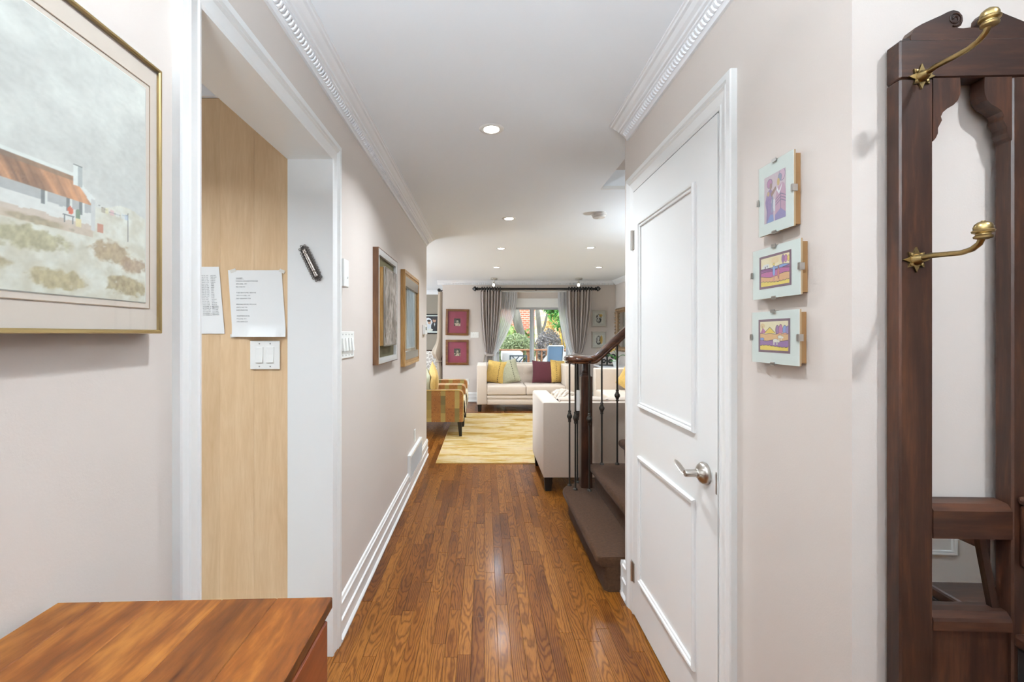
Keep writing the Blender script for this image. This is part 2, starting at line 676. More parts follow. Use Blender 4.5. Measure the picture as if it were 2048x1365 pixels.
OAK = floor_mat('oak_board', False)
OAK_FAR = floor_mat('oak_boards_joined', True)
SUBFLOOR = M('floor_joint', S(58, 36, 22), .8)


def rug_mat():
    m, nt, N, L, b = nodes('gold_abstract_rug')
    tc = N.new('ShaderNodeTexCoord')

    def nz(sx, sy, d=5, dist=0):
        mp = N.new('ShaderNodeMapping')
        mp.inputs['Scale'].default_value = (sx, sy, 1)
        L.new(tc.outputs['Object'], mp.inputs[0])
        n = N.new('ShaderNodeTexNoise')
        n.inputs['Scale'].default_value = 1
        n.inputs['Detail'].default_value = d
        n.inputs['Roughness'].default_value = .65
        n.inputs['Distortion'].default_value = dist
        L.new(mp.outputs[0], n.inputs['Vector'])
        return n.outputs['Fac']
    r = ramp(N, [(.36, S(158, 122, 56)), (.44, S(178, 147, 84)), (.53, S(194, 174, 134)), (.7, S(186, 160, 132))])
    L.new(nz(1.6, 6.5, 8, .8), r.inputs[0])
    r2 = ramp(N, [(.58, (0, 0, 0, 1)), (.64, (1, 1, 1, 1))])
    L.new(nz(9, 70, 4, .3), r2.inputs[0])
    mx = N.new('ShaderNodeMix'); mx.data_type = 'RGBA'
    L.new(r2.outputs[0], mx.inputs[0])
    L.new(r.outputs[0], mx.inputs[6])
    r3 = ramp(N, [(.42, S(132, 116, 88)), (.5, S(196, 160, 84)), (.6, S(170, 92, 58))])
    L.new(nz(2, 4), r3.inputs[0])
    L.new(r3.outputs[0], mx.inputs[7])
    r4 = ramp(N, [(.35, S(150, 150, 150)), (.65, S(255, 255, 255))])
    L.new(nz(240, 240, 2), r4.inputs[0])
    mm = N.new('ShaderNodeMix'); mm.data_type = 'RGBA'; mm.blend_type = 'MULTIPLY'
    mm.inputs[0].default_value = .25
    L.new(mx.outputs[2], mm.inputs[6])
    L.new(r4.outputs[0], mm.inputs[7])
    L.new(mm.outputs[2], b.inputs['Base Color'])
    b.inputs['Roughness'].default_value = .95
    b.inputs['Specular IOR Level'].default_value = .1
    return m


RUG = rug_mat()


def patch_mat():
    """amber armchair fabric: bands of rust tapestry and olive blocks along X"""
    m, nt, N, L, b = nodes('amber_patchwork_fabric')
    tc = N.new('ShaderNodeTexCoord')
    sp = N.new('ShaderNodeSeparateXYZ')
    L.new(tc.outputs['Object'], sp.inputs[0])

    def math_(op, a, bb=None):
        n = N.new('ShaderNodeMath')
        n.operation = op
        for i, x in enumerate((a, bb)):
            if x is None: continue
            if isinstance(x, (int, float)): n.inputs[i].default_value = x
            else: L.new(x, n.inputs[i])
        return n.outputs[0]
    fx = math_('FRACT', math_('DIVIDE', math_('ADD', sp.outputs[0], 10.02), .185))
    band = math_('GREATER_THAN', fx, .66)
    col = math_('FLOOR', math_('DIVIDE', math_('ADD', sp.outputs[0], 10.02), .185))
    zz = math_('ADD', math_('DIVIDE', sp.outputs[2], .115), math_('MULTIPLY', col, .43))
    w = N.new('ShaderNodeTexWhiteNoise'); w.noise_dimensions = '2D'
    cb = N.new('ShaderNodeCombineXYZ')
    L.new(col, cb.inputs[0]); L.new(math_('FLOOR', zz), cb.inputs[1])
    L.new(cb.outputs[0], w.inputs['Vector'])
    ol = ramp(N, [(0, S(108, 94, 50)), (.4, S(134, 114, 60)), (.7, S(158, 134, 72)), (1, S(182, 158, 92))])
    L.new(w.outputs['Value'], ol.inputs[0])
    am = ramp(N, [(0, S(132, 78, 30)), (.5, S(150, 94, 38)), (1, S(168, 110, 50))])
    L.new(w.outputs['Value'], am.inputs[0])
    vo = N.new('ShaderNodeTexVoronoi')
    vo.inputs['Scale'].default_value = 26
    L.new(tc.outputs['Object'], vo.inputs['Vector'])
    r = ramp(N, [(.12, S(200, 158, 92)), (.22, S(116, 68, 28)), (.5, S(160, 106, 48))])
    L.new(vo.outputs['Distance'], r.inputs[0])
    mo = N.new('ShaderNodeMix'); mo.data_type = 'RGBA'; mo.inputs[0].default_value = .5
    L.new(am.outputs[0], mo.inputs[6]); L.new(r.outputs[0], mo.inputs[7])
    mx = N.new('ShaderNodeMix'); mx.data_type = 'RGBA'
    L.new(band, mx.inputs[0]); L.new(mo.outputs[2], mx.inputs[6]); L.new(ol.outputs[0], mx.inputs[7])
    n = N.new('ShaderNodeTexNoise'); n.inputs['Scale'].default_value = 260
    L.new(tc.outputs['Object'], n.inputs['Vector'])
    mm = N.new('ShaderNodeMix'); mm.data_type = 'RGBA'; mm.blend_type = 'OVERLAY'; mm.inputs[0].default_value = .5
    L.new(mx.outputs[2], mm.inputs[6]); L.new(n.outputs['Fac'], mm.inputs[7])
    L.new(mm.outputs[2], b.inputs['Base Color'])
    b.inputs['Roughness'].default_value = .85
    b.inputs['Sheen Weight'].default_value = .2
    return m


PATCH = patch_mat()


def motif_mat(name, base, mark, scale, lo=.05, hi=.12):
    m, nt, N, L, b = nodes(name)
    tc = N.new('ShaderNodeTexCoord')
    v = N.new('ShaderNodeTexVoronoi')
    v.feature = 'DISTANCE_TO_EDGE'
    v.inputs['Scale'].default_value = scale
    L.new(tc.outputs['Object'], v.inputs['Vector'])
    r = ramp(N, [(lo, mark), (hi, base)])
    L.new(v.outputs['Distance'], r.inputs[0])
    L.new(r.outputs[0], b.inputs['Base Color'])
    b.inputs['Roughness'].default_value = .85
    return m


SEATCREAM = motif_mat('cream_floral_fabric', S(226, 214, 188), S(178, 166, 136), 14)
DINEFAB = motif_mat('grey_leaf_fabric', S(196, 190, 184), S(240, 238, 234), 16, .08, .14)


def streak_mat(name, stops, sx, sy, sz):
    m, nt, N, L, b = nodes(name)
    tc = N.new('ShaderNodeTexCoord')
    mp = N.new('ShaderNodeMapping')
    mp.inputs['Scale'].default_value = (sx, sy, sz)
    L.new(tc.outputs['Object'], mp.inputs[0])
    n = N.new('ShaderNodeTexNoise')
    n.inputs['Scale'].default_value = 1
    n.inputs['Detail'].default_value = 8
    n.inputs['Roughness'].default_value = .7
    n.inputs['Distortion'].default_value = 1.2
    L.new(mp.outputs[0], n.inputs['Vector'])
    r = ramp(N, stops)
    L.new(n.outputs['Fac'], r.inputs[0])
    L.new(r.outputs[0], b.inputs['Base Color'])
    b.inputs['Roughness'].default_value = .5
    return m


BARK_ART = streak_mat('bark_art', [(.3, S(70, 62, 56)), (.45, S(126, 116, 106)), (.55, S(166, 154, 144)), (.68, S(206, 200, 194))], 16, 16, 5)
PALE_ART = streak_mat('pale_art', [(.3, S(128, 140, 150)), (.5, S(186, 198, 206)), (.7, S(222, 228, 230))], 7, 7, 3)
MONO_ART = streak_mat('mono_photo', [(.35, S(40, 36, 34)), (.5, S(110, 100, 94)), (.62, S(206, 190, 176))], 26, 26, 26)
INK_ART = streak_mat('ink_wash_art', [(.36, S(48, 46, 48)), (.45, S(140, 132, 120)), (.52, S(226, 214, 180)), (.6, S(232, 230, 224)), (.72, S(204, 160, 62))], 14, 14, 10)

# ================================================================== structure
XL, XR = -0.652, 0.735          # faces of the hall walls
ZC = 2.43                       # ceiling
YFAR = 8.88                     # far wall of the living room
XRR = 2.64                      # right wall of the living room and foyer
YEND = 4.946                    # end of the left hall wall
YC0, YC1 = 0.88, 2.30           # closet block on the right

# ---- floor: sub floor with oak strips
floor = struct('floor', MB().box(-4.4, 3.32, -2.3, 11.0, -.10, -.012), SUBFLOOR, 'brown oak strip floor running down the hall into the living room')
W = .0575
rest = MB()
NP = 0
plank_meshes = {}
i = 0
x = -4.37
rnd = random.Random(11)
while x < 3.2:
    y = -2.28 - rnd.random() * .5
    yend = 11.0 if x < -.8 else 8.95
    while y < yend:
        ln = rnd.choice([.32, .42, .5, .6, .72, .84, .96, 1.1])
        y1 = min(y + ln, yend)
        if x + W > -.68 and x < .72 and y1 > 1.62 and y < 4.72 and not (x > .64 and y1 < 2.4):
            key = round(y1 - y, 3)
            if key not in plank_meshes:
                hw, hl, g = W / 2 - .0003, (y1 - y) / 2 - .0004, .0008
                mb = MB()
                vs = []
                for (a, c, zz) in ((hw, hl, -.012), (hw, hl, -g), (hw - g, hl - g, 0)):
                    vs += [(-a, -c, zz), (a, -c, zz), (a, c, zz), (-a, c, zz)]
                fs = [(8, 9, 10, 11)]
                for lv in (0, 4):
                    for k in range(4):
                        k2 = (k + 1) % 4
                        fs.append((lv + k, lv + k2, lv + 4 + k2, lv + 4 + k))
                me = bpy.data.meshes.new('plank')
                me.from_pydata(vs, [], fs)
                me.materials.append(OAK)
                plank_meshes[key] = me
            o = bpy.data.objects.new('plank', plank_meshes[key])
            C.objects.link(o)
            o.location = (x + W / 2, (y + y1) / 2, 0)
            o.parent = floor
            NP += 1
        else:
            rest.box(x + .0004, x + W - .0004, y + .0005, y1 - .0005, -.012, 0)
        y = y1
    x += W
r_ = obj('plank_field', rest, OAK_FAR, floor)
r_['kind'] = 'stuff'
print('PLANKS', NP)
struct('floor_kitchen', MB().box(-3.2, XL - .185, -2.2, YEND - .12, .0005, .006), M('pale_tile', S(216, 210, 200), .35), 'unseen pale kitchen floor added to bounce light up at the doorway')  # unseen pale slab, put in to bounce light onto the doorway soffit

# ---- walls
DY0, DY1, DZ = 1.0, 1.865, 2.11          # kitchen doorway in the left wall
mb = MB()
mb.box(XL - .18, XL, -2.2, DY0 - .012, 0, ZC).box(XL - .18, XL, DY1 + .012, YEND, 0, ZC).box(XL - .18, XL, DY0 - .012, DY1 + .012, DZ + .012, ZC)
mb.box(-4.3, XL - .18, YEND - .12, YEND, 0, ZC)
wall_left = struct('wall_left', mb, PAINT, 'beige painted hall wall with the kitchen doorway')

KY0, KY1, KZ = 1.36, 2.15, 2.062         # closet door opening
mb = MB()
mb.box(XR, XR + .11, YC0, KY0, 0, ZC).box(XR, XR + .11, KY1, YC1, 0, ZC).box(XR, XR + .11, KY0, KY1, KZ, ZC)
mb.box(XR + .11, 3.2, YC0, YC0 + .11, 0, ZC)
mb.box(XR + .11, XRR, YC1 - .11, YC1, 0, ZC)
mb.box(XR + .11, XRR, YC1 - .11, YC1, ZC, 3.7)
wall_right = struct('wall_right', mb, PAINT, 'beige painted closet walls on the right of the hall')

mb = MB().box(XRR, XRR + .12, YC0 + .11, 9.05, 0, ZC).box(3.2, 3.32, -2.2, YC0 + .11, 0, ZC)
struct('wall_living_right', mb, PAINT, 'right outer wall of the living room')
PX0, PX1, PZ = .20, 1.76, 1.97           # patio door opening
mb = MB()
mb.box(-.848, PX0, YFAR, 9.05, 0, ZC).box(PX1, XRR, YFAR, 9.05, 0, ZC).box(PX0, PX1, YFAR, 9.05, PZ, ZC)
struct('wall_far', mb, PAINT, 'beige far wall of the living room around the patio door')
mb = MB().box(-.848, -.70, 9.05, 10.8, 0, ZC)
struct('wall_dining_right', mb, PAINT, 'wall of the dining room beside its curtain')
mb = MB().box(-4.3, -.70, 10.8, 10.92, 0, ZC)
struct('wall_dining_back', mb, PAINT_OLIVE, 'taupe back wall of the dining room')
mb = MB().box(-4.42, -4.3, -2.2, 10.92, 0, ZC)
struct('wall_outer_left', mb, PAINT, 'outer wall on the far left')
mb = MB().box(-4.3, 3.32, -2.32, -2.2, 0, ZC).box(1.75, 3.2, -.90, -.785, 0, ZC)
struct('wall_front', mb, PAINT, 'front wall of the foyer behind the viewer')

# ---- ceiling with the stair well
WX0, WX1, WY1 = .85, 2.64, 3.22
mb = MB()
mb.box(-4.42, WX0, -2.32, 10.95, ZC, ZC + .14)
mb.box(WX0, 3.32, -2.32, YC1 - .11, ZC, ZC + .14)
mb.box(WX0, XRR + .12, WY1, 9.1, ZC, ZC + .14)
struct('ceiling', mb, CEIL, 'white ceiling with recessed lights')
mb = MB()
mb.box(WX0 - .1, WX0, YC1 - .11, WY1 + .1, ZC + .14, 3.7).box(WX0, WX1, WY1, WY1 + .1, ZC + .14, 3.7).box(WX1, WX1 + .12, YC1 - .11, WY1 + .1, ZC + .14, 3.7)
mb.box(WX0 - .1, WX1 + .12, YC1 - .11, WY1 + .1, 3.7, 3.8)
struct('wall_stairwell', mb, PAINT, 'tan walls of the stair well above the ceiling opening')
struct('trim_8', MB().box(WX0, WX1, WY1 - .012, WY1, ZC - .004, ZC + .02), TRIM, 'white edge of the stair well opening')

# ---- crown mouldings
CP = [(0, -.075), (.010, -.075), (.013, -.067), (.016, -.063), (.036, -.043), (.041, -.042), (.043, -.036), (.052, -.034), (.055, -.027), (.068, -.022), (.080, -.012), (.090, -.011), (.094, -.006), (.10, -.005), (.10, 0), (0, 0)]


def crown_y(name, xw, sgn, y0, y1, label):
    return struct(name, MB().prism([(xw + sgn * u, ZC + z) for u, z in CP], 'y', y0, y1), CROWN, label)


def dentil_mesh():
    """little slanted leaf sitting on the sloping band; wall at x = 0, projecting to +x"""
    c = Vector((.026, 0, -.053))
    s = Vector((1, 0, 1)).normalized()
    n = Vector((1, 0, -1)).normalized()
    vs = []
    for h, k in ((-.001, 1.0), (.006, .55)):
        for (a, b) in ((-.0115, -.008), (-.0115, .003), (0, .0085), (.0115, .003), (.0115, -.008), (0, -.0025)):
            vs.append(c + s * (a * (1 if k == 1 else .9)) + Vector((0, b * k, 0)) + n * h)
    fs = [tuple(range(6))[::-1], tuple(range(6, 12))] + [(i, (i + 1) % 6, 6 + (i + 1) % 6, 6 + i) for i in range(6)]
    me = bpy.data.meshes.new('dentil')
    me.from_pydata([v[:] for v in vs], [], fs)
    me.materials.append(CROWN)
    return me, vs, fs


DM, DV, DF = dentil_mesh()
crown_l = crown_y('trim_1', XL, 1, -2.19, YEND, 'white crown moulding with a carved leaf row on the left wall')
crown_r = crown_y('trim_2', XR, -1, YC0 - .1, 2.245, 'white crown moulding with a carved leaf row above the closet door')


def dentils(parent, xw, sgn, ys):
    for y in ys:
        o = bpy.data.objects.new('dentil', DM)
        C.objects.link(o)
        o.location = (xw, y, ZC)
        if sgn < 0: o.scale = (-1, 1, 1)
        o.parent = parent


dentils(crown_l, XL, 1, [1.26 + k * .0205 for k in range(178)])
dentils(crown_r, XR, -1, [1.26 + k * .0205 for k in range(48)])
mb = MB()
for k in range(140):
    y = 1.2395 - k * .0205
    mb.add([(XL + v.x, y + v.y, ZC + v.z) for v in DV], DF)
obj('dentil_row', mb, CROWN, crown_l)['kind'] = 'stuff'
mb = MB()
for k in range(22):
    mb.add([(XR - v.x, 1.2395 - k * .0205 + v.y, ZC + v.z) for v in DV], DF)
obj('dentil_row', mb, CROWN, crown_r)['kind'] = 'stuff'
crown_f = struct('trim_3', MB().prism([(YFAR - u, ZC + z) for u, z in CP], 'x', -.848 - .1, XRR - .05), CROWN, 'white crown moulding along the far living room wall')
mb = MB()
for k in range(84):
    X = -.83 + k * .041
    mb.box(X, X + .022, YFAR - .038, YFAR - .008, ZC - .070, ZC - .044)
obj('dentil_row', mb, CROWN, crown_f)['kind'] = 'stuff'
crown_y('trim_4', XRR, -1, 3.32, YFAR, 'white crown moulding along the right living room wall')
crown_y('trim_5', -.848, -1, YFAR, 10.8, 'white crown moulding on the dining room corner')
struct('trim_6', MB().prism([(10.8 - u * 1.2, ZC + z * 1.3) for u, z in CP], 'x', -4.3, -.848), CROWN, 'white crown moulding on the dining room back wall')
struct('trim_7', MB().box(-2.0, XL - .185, 1.862, 1.878, 2.378, ZC), CROWN, 'white cornice above the maple cabinet panel')

# ---- casings and door linings
CASE = [(0, 0), (0, .009), (.010, .012), (.014, .009), (.044, .013), (.050, .019), (.056, .015), (.061, .021), (.080, .021), (.082, .017), (.082, 0)]


def ucasing(mb, y0, y1, zt, xw, sgn):
    m = len(CASE)
    vs = []
    for w, t in CASE:
        X = xw + sgn * t
        vs += [(X, y0 - w, 0), (X, y0 - w, zt + w), (X, y1 + w, zt + w), (X, y1 + w, 0)]
    fs = []
    for j in range(m - 1):
        for k in range(3):
            fs.append((j * 4 + k, j * 4 + k + 1, (j + 1) * 4 + k + 1, (j + 1) * 4 + k))
    fs.append(tuple(j * 4 for j in range(m)))
    fs.append(tuple(j * 4 + 3 for j in range(m)))
    return mb.add(vs, fs)


mb = ucasing(MB(), DY0, DY1, DZ, XL, 1)
struct('trim_9', mb, TRIM, 'white moulded casing round the kitchen doorway')
mb = MB().box(XL - .183, XL, DY0 - .012, DY0, 0, DZ + .012).box(XL - .183, XL, DY1, DY1 + .012, 0, DZ + .012).box(XL - .183, XL, DY0, DY1, DZ, DZ + .012)
struct('trim_10', mb, TRIM, 'white lining boards of the kitchen doorway')
mb = ucasing(MB(), KY0 + .002, KY1 - .004, KZ, XR, -1)
struct('trim_11', mb, TRIM, 'white moulded casing round the closet door')
mb = MB().box(XR, XR + .11, KY0, KY0 + .004, 0, KZ).box(XR, XR + .11, KY1 - .004, KY1, 0, KZ).box(XR, XR + .11, KY0 + .004, KY1 - .004, KZ - .003, KZ)
struct('trim_12', mb, TRIM, 'white lining of the closet door opening')

# ---- baseboards
BP = [(0, 0), (.022, 0), (.024, .004), (.024, .012), (.018, .020), (.014, .024), (.014, .075), (.019, .082), (.019, .092), (.012, .098), (.012, .150), (.017, .156), (.017, .166), (.012, .172), (.009, .184), (0, .186)]


def base_y(name, xw, sgn, y0, y1, label):
    return struct(name, MB().prism([(xw + sgn * u, z) for u, z in BP], 'y', y0, y1), TRIM, label)


def base_x(name, yw, sgn, x0, x1, label):
    return struct(name, MB().prism([(yw + sgn * u, z) for u, z in BP], 'x', x0, x1), TRIM, label)


base_y('baseboard_left', XL, 1, DY1 + .083, YEND + .02, 'tall white stepped baseboard along the left hall wall')
base_y('baseboard_left_foyer', XL, 1, -2.19, DY0 - .083, 'white baseboard on the left foyer wall')
base_x('baseboard_left_end', YEND, 1, -4.28, XL, 'white baseboard on the living room side of the hall wall')
base_x('baseboard_right_end', YC1, 1, XR - .02, 1.2, 'white baseboard wrapping the closet corner at the stairs')
base_y('baseboard_right', XR, -1, KY1 + .082, YC1, 'short white baseboard between closet casing and corner')
base_y('baseboard_right_foyer', XR, -1, YC0 - .02, KY0 - .083, 'white baseboard below the small clip frames')
base_x('baseboard_foyer', YC0, -1, XR, XRR, 'white baseboard behind the hall tree')
base_x('baseboard_far', YFAR, -1, -.848, PX0 - .1, 'white baseboard under the maroon pictures')
base_x('baseboard_far_right', YFAR, -1, PX1 + .1, XRR, 'white baseboard on the right of the patio door')

# ---- closet door
XD = .724
door = struct('door_1', MB().box(XD, XD + .035, KY0 + .007, KY1 - .008, .012, KZ - .006), DOORW, 'white closet door with two moulded panels and a lever handle')
PM = [(0, 0), (0, -.006), (.004, -.008), (.010, -.006), (.013, -.012), (.020, -.013), (.024, -.007), (.024, 0)]


def door_panel(y0, y1, z0, z1):
    mb = MB().rect_sweep(PM, 0, y1 - y0 - .048, z0 + .024, z1 - .024)
    mb.xf(lambda v: (XD + v.y, y1 - .024 - v.x, v.z))
    return obj('panel_moulding', mb, DOORW, door)


door_panel(1.508, 2.057, 1.029, 1.891)
door_panel(1.508, 2.057, .21, .80)
for zz in (1.824, .214):
    mb = MB().lathe([(.006, -.048), (.006, -.0165), (.0066, -.016), (.006, -.0155), (.006, .0155), (.0066, .016), (.006, .0165), (.006, .048)], (XD - .006, KY1 - .006, zz), 'z', 12)
    mb.box(XD - .004, XD, KY1 - .028, KY1 + .014, zz - .045, zz + .045)
    obj('hinge', mb, NICKEL, door)
HY, HZ = 1.438, .914
ha = obj('door_handle', MB().lathe([(.034, .012), (.036, .004), (.035, 0), (.030, -.008), (.020, -.014), (.015, -.017), (.015, -.019), (.0135, -.021)], (XD - .012, HY, HZ), 'x', 28).xf(lambda v: v), NICKEL, door, True)
obj('handle_neck', MB().lathe([(.0115, -.018), (.0122, -.030), (.0122, -.062), (.0105, -.066)], (XD - .004, HY, HZ), 'x', 24), NICKEL, ha, True)


def lever(u, v):
    # thin curved blade running from the foot of the neck towards the hinges
    a = 2 * math.pi * v
    s = u * u * (3 - 2 * u)
    hw = .0115 * (1 - .1 * u) if u < .7 else .0104 * max(.06, math.cos((u - .7) / .3 * 1.5))
    return (XD - .057 - .004 * math.sin(u * 3) + hw * math.cos(a), HY - .004 + u * .108, HZ - .0085 + .024 * s + .0022 * math.sin(a))


obj('lever', MB().grid(18, 12, lever), NICKEL, ha, True)
obj('latch_plate', MB().rbox(XD - .0016, XD + .001, KY0 + .010, KY0 + .017, .868, .938, .0008, 1), NICKEL, door)

# ---- patio door
pd = struct('window_1', MB().rect_sweep([(0, 0), (0, .12), (-.055, .12), (-.055, .0)], PX0, PX1, .0, PZ, YFAR + .02), TRIM, 'white framed sliding patio door')
mb = MB().box(PX0 - .09, PX1 + .09, YFAR - .018, YFAR, PZ - .07, PZ + .085).box(PX0 - .11, PX1 + .11, YFAR - .03, YFAR, PZ + .085, PZ + .11)
mb.box(PX0 - .09, PX0 + .01, YFAR - .018, YFAR, 0, PZ - .07).box(PX1 - .01, PX1 + .09, YFAR - .018, YFAR, 0, PZ - .07)
obj('door_casing', mb, TRIM, pd)
XM = .985
for nm, xa, xb, ya in (('sliding_sash', PX0 + .05, XM + .02, YFAR + .04), ('fixed_sash', XM - .06, PX1 - .05, YFAR + .085)):
    s_ = obj(nm, MB().rect_sweep([(0, 0), (0, .035), (.05, .035), (.05, 0)], xa + .05, xb - .05, .09, PZ - .11, ya), M('grey_vinyl', S(196, 200, 204), .4), pd)
    obj('pane', MB().box(xa + .05, xb - .05, ya + .014, ya + .02, .09, PZ - .11), GLASS, s_)
obj('pull_handle', MB().tube([(PX0 + .075, YFAR + .04, .98), (PX0 + .075, YFAR + .0, .99), (PX0 + .075, YFAR + .0, 1.14), (PX0 + .075, YFAR + .04, 1.15)], .008, 8), M('grey_vinyl', S(196, 200, 204), .4), pd)

# ---- white panelled doors seen only in the hall tree mirror
d3 = struct('door_2', MB().box(1.85, 3.15, -.785, -.75, .0, 2.03), DOORW, 'white double closet doors across the foyer')
for x0 in (1.93, 2.56):
    for z0, z1 in ((.2, .85), (1.0, 1.85)):
        mb = MB().rect_sweep(PM, 0, .48, z0, z1)
        mb.xf(lambda v: (x0 + v.x, -.75 - v.y, v.z))
        obj('panel_moulding', mb, DOORW, d3)
# ================================================================== lamps
def pot_light(x, y, label, watts, seen=True):
    t = thing('recessed_ceiling_light', label, 'light', (x, y, ZC), group='recessed ceiling lights')
    obj('trim_ring', MB().lathe([(.040, 0), (.041, -.004), (.052, -.004), (.062, -.002), (.064, 0)], (x, y, ZC - .0005), 'z', 36), TRIM, t, True)
    obj('lens', MB().lathe([(.039, .001), (.039, -.0035), (.01, -.005)], (x, y, ZC - .0008), 'z', 28), EMIT, t, True)
    l = bpy.data.lights.new('pot_lamp', 'AREA')
    l.shape = 'DISK'
    l.size = .075
    l.energy = watts
    l.spread = math.radians(138)
    l.color = (.85, .93, 1.0)
    lo = bpy.data.objects.new('pot_lamp', l)
    C.objects.link(lo)
    lo.location = (0, 0, -.008)
    lo.parent = t
    return t


pot_light(.036, 2.275, 'recessed ceiling light nearest in the hall', POT_W)
pot_light(.225, 4.04, 'second recessed ceiling light, at the end of the hall', POT_W)
pot_light(.205, 5.455, 'third recessed ceiling light, above the gold rug', POT_W * .6)
pot_light(.191, 7.0, 'small far recessed ceiling light before the patio curtains on the left', POT_W)
pot_light(1.82, 7.0, 'small far recessed ceiling light on the right of the living room', POT_W)
pot_light(1.12, .14, 'recessed foyer light in front of the hall tree', FOYER_W)
pot_light(-.05, .66, 'recessed foyer light beside the cottage painting', FOYER_W * .85)
pot_light(-1.5, .9, 'added unseen recessed kitchen light before the maple panel', 15)  # out of view, added to brighten the maple panel
pot_light(1.3, 5.4, 'recessed light above the cream sofas', POT_W * .6)
pot_light(-2.3, 6.0, 'added unseen recessed light above the amber armchairs', POT_W * .7)  # out of view, added to help light the living room


# globe lamp, added out of view above the stairs to brighten the well
def globe(name, label, x, y, z, watts, r=.11, hang=True):
    t = thing(name, label, 'light', (x, y, z))
    obj('globe_glass', MB().lathe([(.03, r * .98), (r * .7, r * .72), (r * .98, .2 * r), (r * .95, -.3 * r), (r * .6, -.8 * r), (.01, -r)], (x, y, z), 'z', 24), M('opal_glass', S(255, 250, 242), .3, emit=3), t, True)
    obj('cap', MB().lathe([(.035, r * .98), (.03, r * 1.2), (.008, r * 1.3)], (x, y, z), 'z', 16), NICKEL, t, True)
    top = ZC if hang else 3.7
    obj('stem', MB().tube([(x, y, z + r * 1.25), (x, y, top)], .006, 8), NICKEL, t, True)
    l = bpy.data.lights.new('globe_lamp', 'POINT')
    l.energy = watts
    l.shadow_soft_size = r * 1.15
    l.color = (.80, .91, 1.0)
    lo = bpy.data.objects.new('globe_lamp', l)
    C.objects.link(lo)
    lo.parent = t




def fill_uplight(label, x, y, watts):
    """added fill light in an opaque bowl on a pole, thrown at the ceiling"""
    t = thing('fill_uplight_stand', label, 'lamp', (x, y, 0))
    obj('base', MB().lathe([(.14, 0), (.14, .012), (.03, .03), (.014, .05)], (x, y, 0.0005), 'z', 28), NICKEL, t, True)
    obj('pole', MB().tube([(x, y, .04), (x, y, 1.70)], .012, 12), NICKEL, t, True)
    obj('bowl', MB().lathe([(.02, 1.70), (.09, 1.72), (.15, 1.77), (.165, 1.80), (.160, 1.80), (.145, 1.775), (.085, 1.73), (.02, 1.715)], (x, y, 0), 'z', 32), NICKEL, t, True)
    l = bpy.data.lights.new('uplight_fill', 'AREA')
    l.shape = 'DISK'
    l.size = .26
    l.energy = watts
    l.color = (.80, .91, 1.0)
    lo = bpy.data.objects.new('uplight_fill', l)
    C.objects.link(lo)
    lo.location = (0, 0, 1.785)
    lo.rotation_euler = (math.pi, 0, 0)
    lo.parent = t


fill_uplight('added unseen fill uplight in the foyer behind the viewer', -.25, -.60, UP_FOYER)  # three uplights added out of view to brighten the ceilings
fill_uplight('added unseen fill uplight beside the amber armchairs', -2.6, 5.7, UP_LIVING)
fill_uplight('added unseen fill uplight between the stairs and the right wall', 2.36, 3.78, UP_LIVING * .65)
globe('landing_fill_light', 'added unseen opal globe brightening the stair well', 1.75, 2.75, 3.2, 5, .09, False)  # added because the stair well was dark


def spot(x, y, label):
    t = thing('ceiling_spotlight', label, 'light', (x, y, ZC), group='ceiling spotlights before the curtain')
    obj('canopy', MB().lathe([(.066, 0), (.068, -.004), (.066, -.026), (.060, -.030)], (x, y, ZC), 'z', 28), NICKEL, t, True)
    obj('stem', MB().tube([(x, y, ZC - .03), (x, y, ZC - .062), (x - .006, y - .006, ZC - .072)], .007, 8), NICKEL, t, True)
    h = obj('lamp_head', MB().lathe([(.013, 0), (.02, -.008), (.024, -.03), (.022, -.034)], (x - .006, y - .006, ZC - .072), 'z', 18), NICKEL, t, True)
    obj('bulb', MB().lathe([(.012, -.034), (.021, -.046), (.023, -.062), (.018, -.078), (.006, -.086)], (x - .006, y - .006, ZC - .072), 'z', 18), M('warm_bulb', S(255, 240, 212), .3, emit=9), h, True)


spot(.18, 8.40, 'brushed metal ceiling spotlight above the left curtain')
spot(1.80, 8.40, 'brushed metal ceiling spotlight above the right curtain')
t = thing('smoke_detector', 'round white smoke detector on the ceiling beside the stair well', 'smoke detector', (1.007, 3.87, ZC))
obj('housing', MB().lathe([(.066, 0), (.067, -.012), (.062, -.02), (.058, -.022), (.058, -.03), (.05, -.04), (.02, -.044)], (1.007, 3.87, ZC), 'z', 32), PLASTIC_D, t, True)
obj('test_button', MB().lathe([(.012, -.043), (.011, -.047), (.004, -.048)], (1.007, 3.87, ZC), 'z', 16), PLASTIC, t, True)
# ================================================================== hall things
PI = math.pi
FLATF = [(0, 0), (0, -1), (1, -1), (1, 0)]


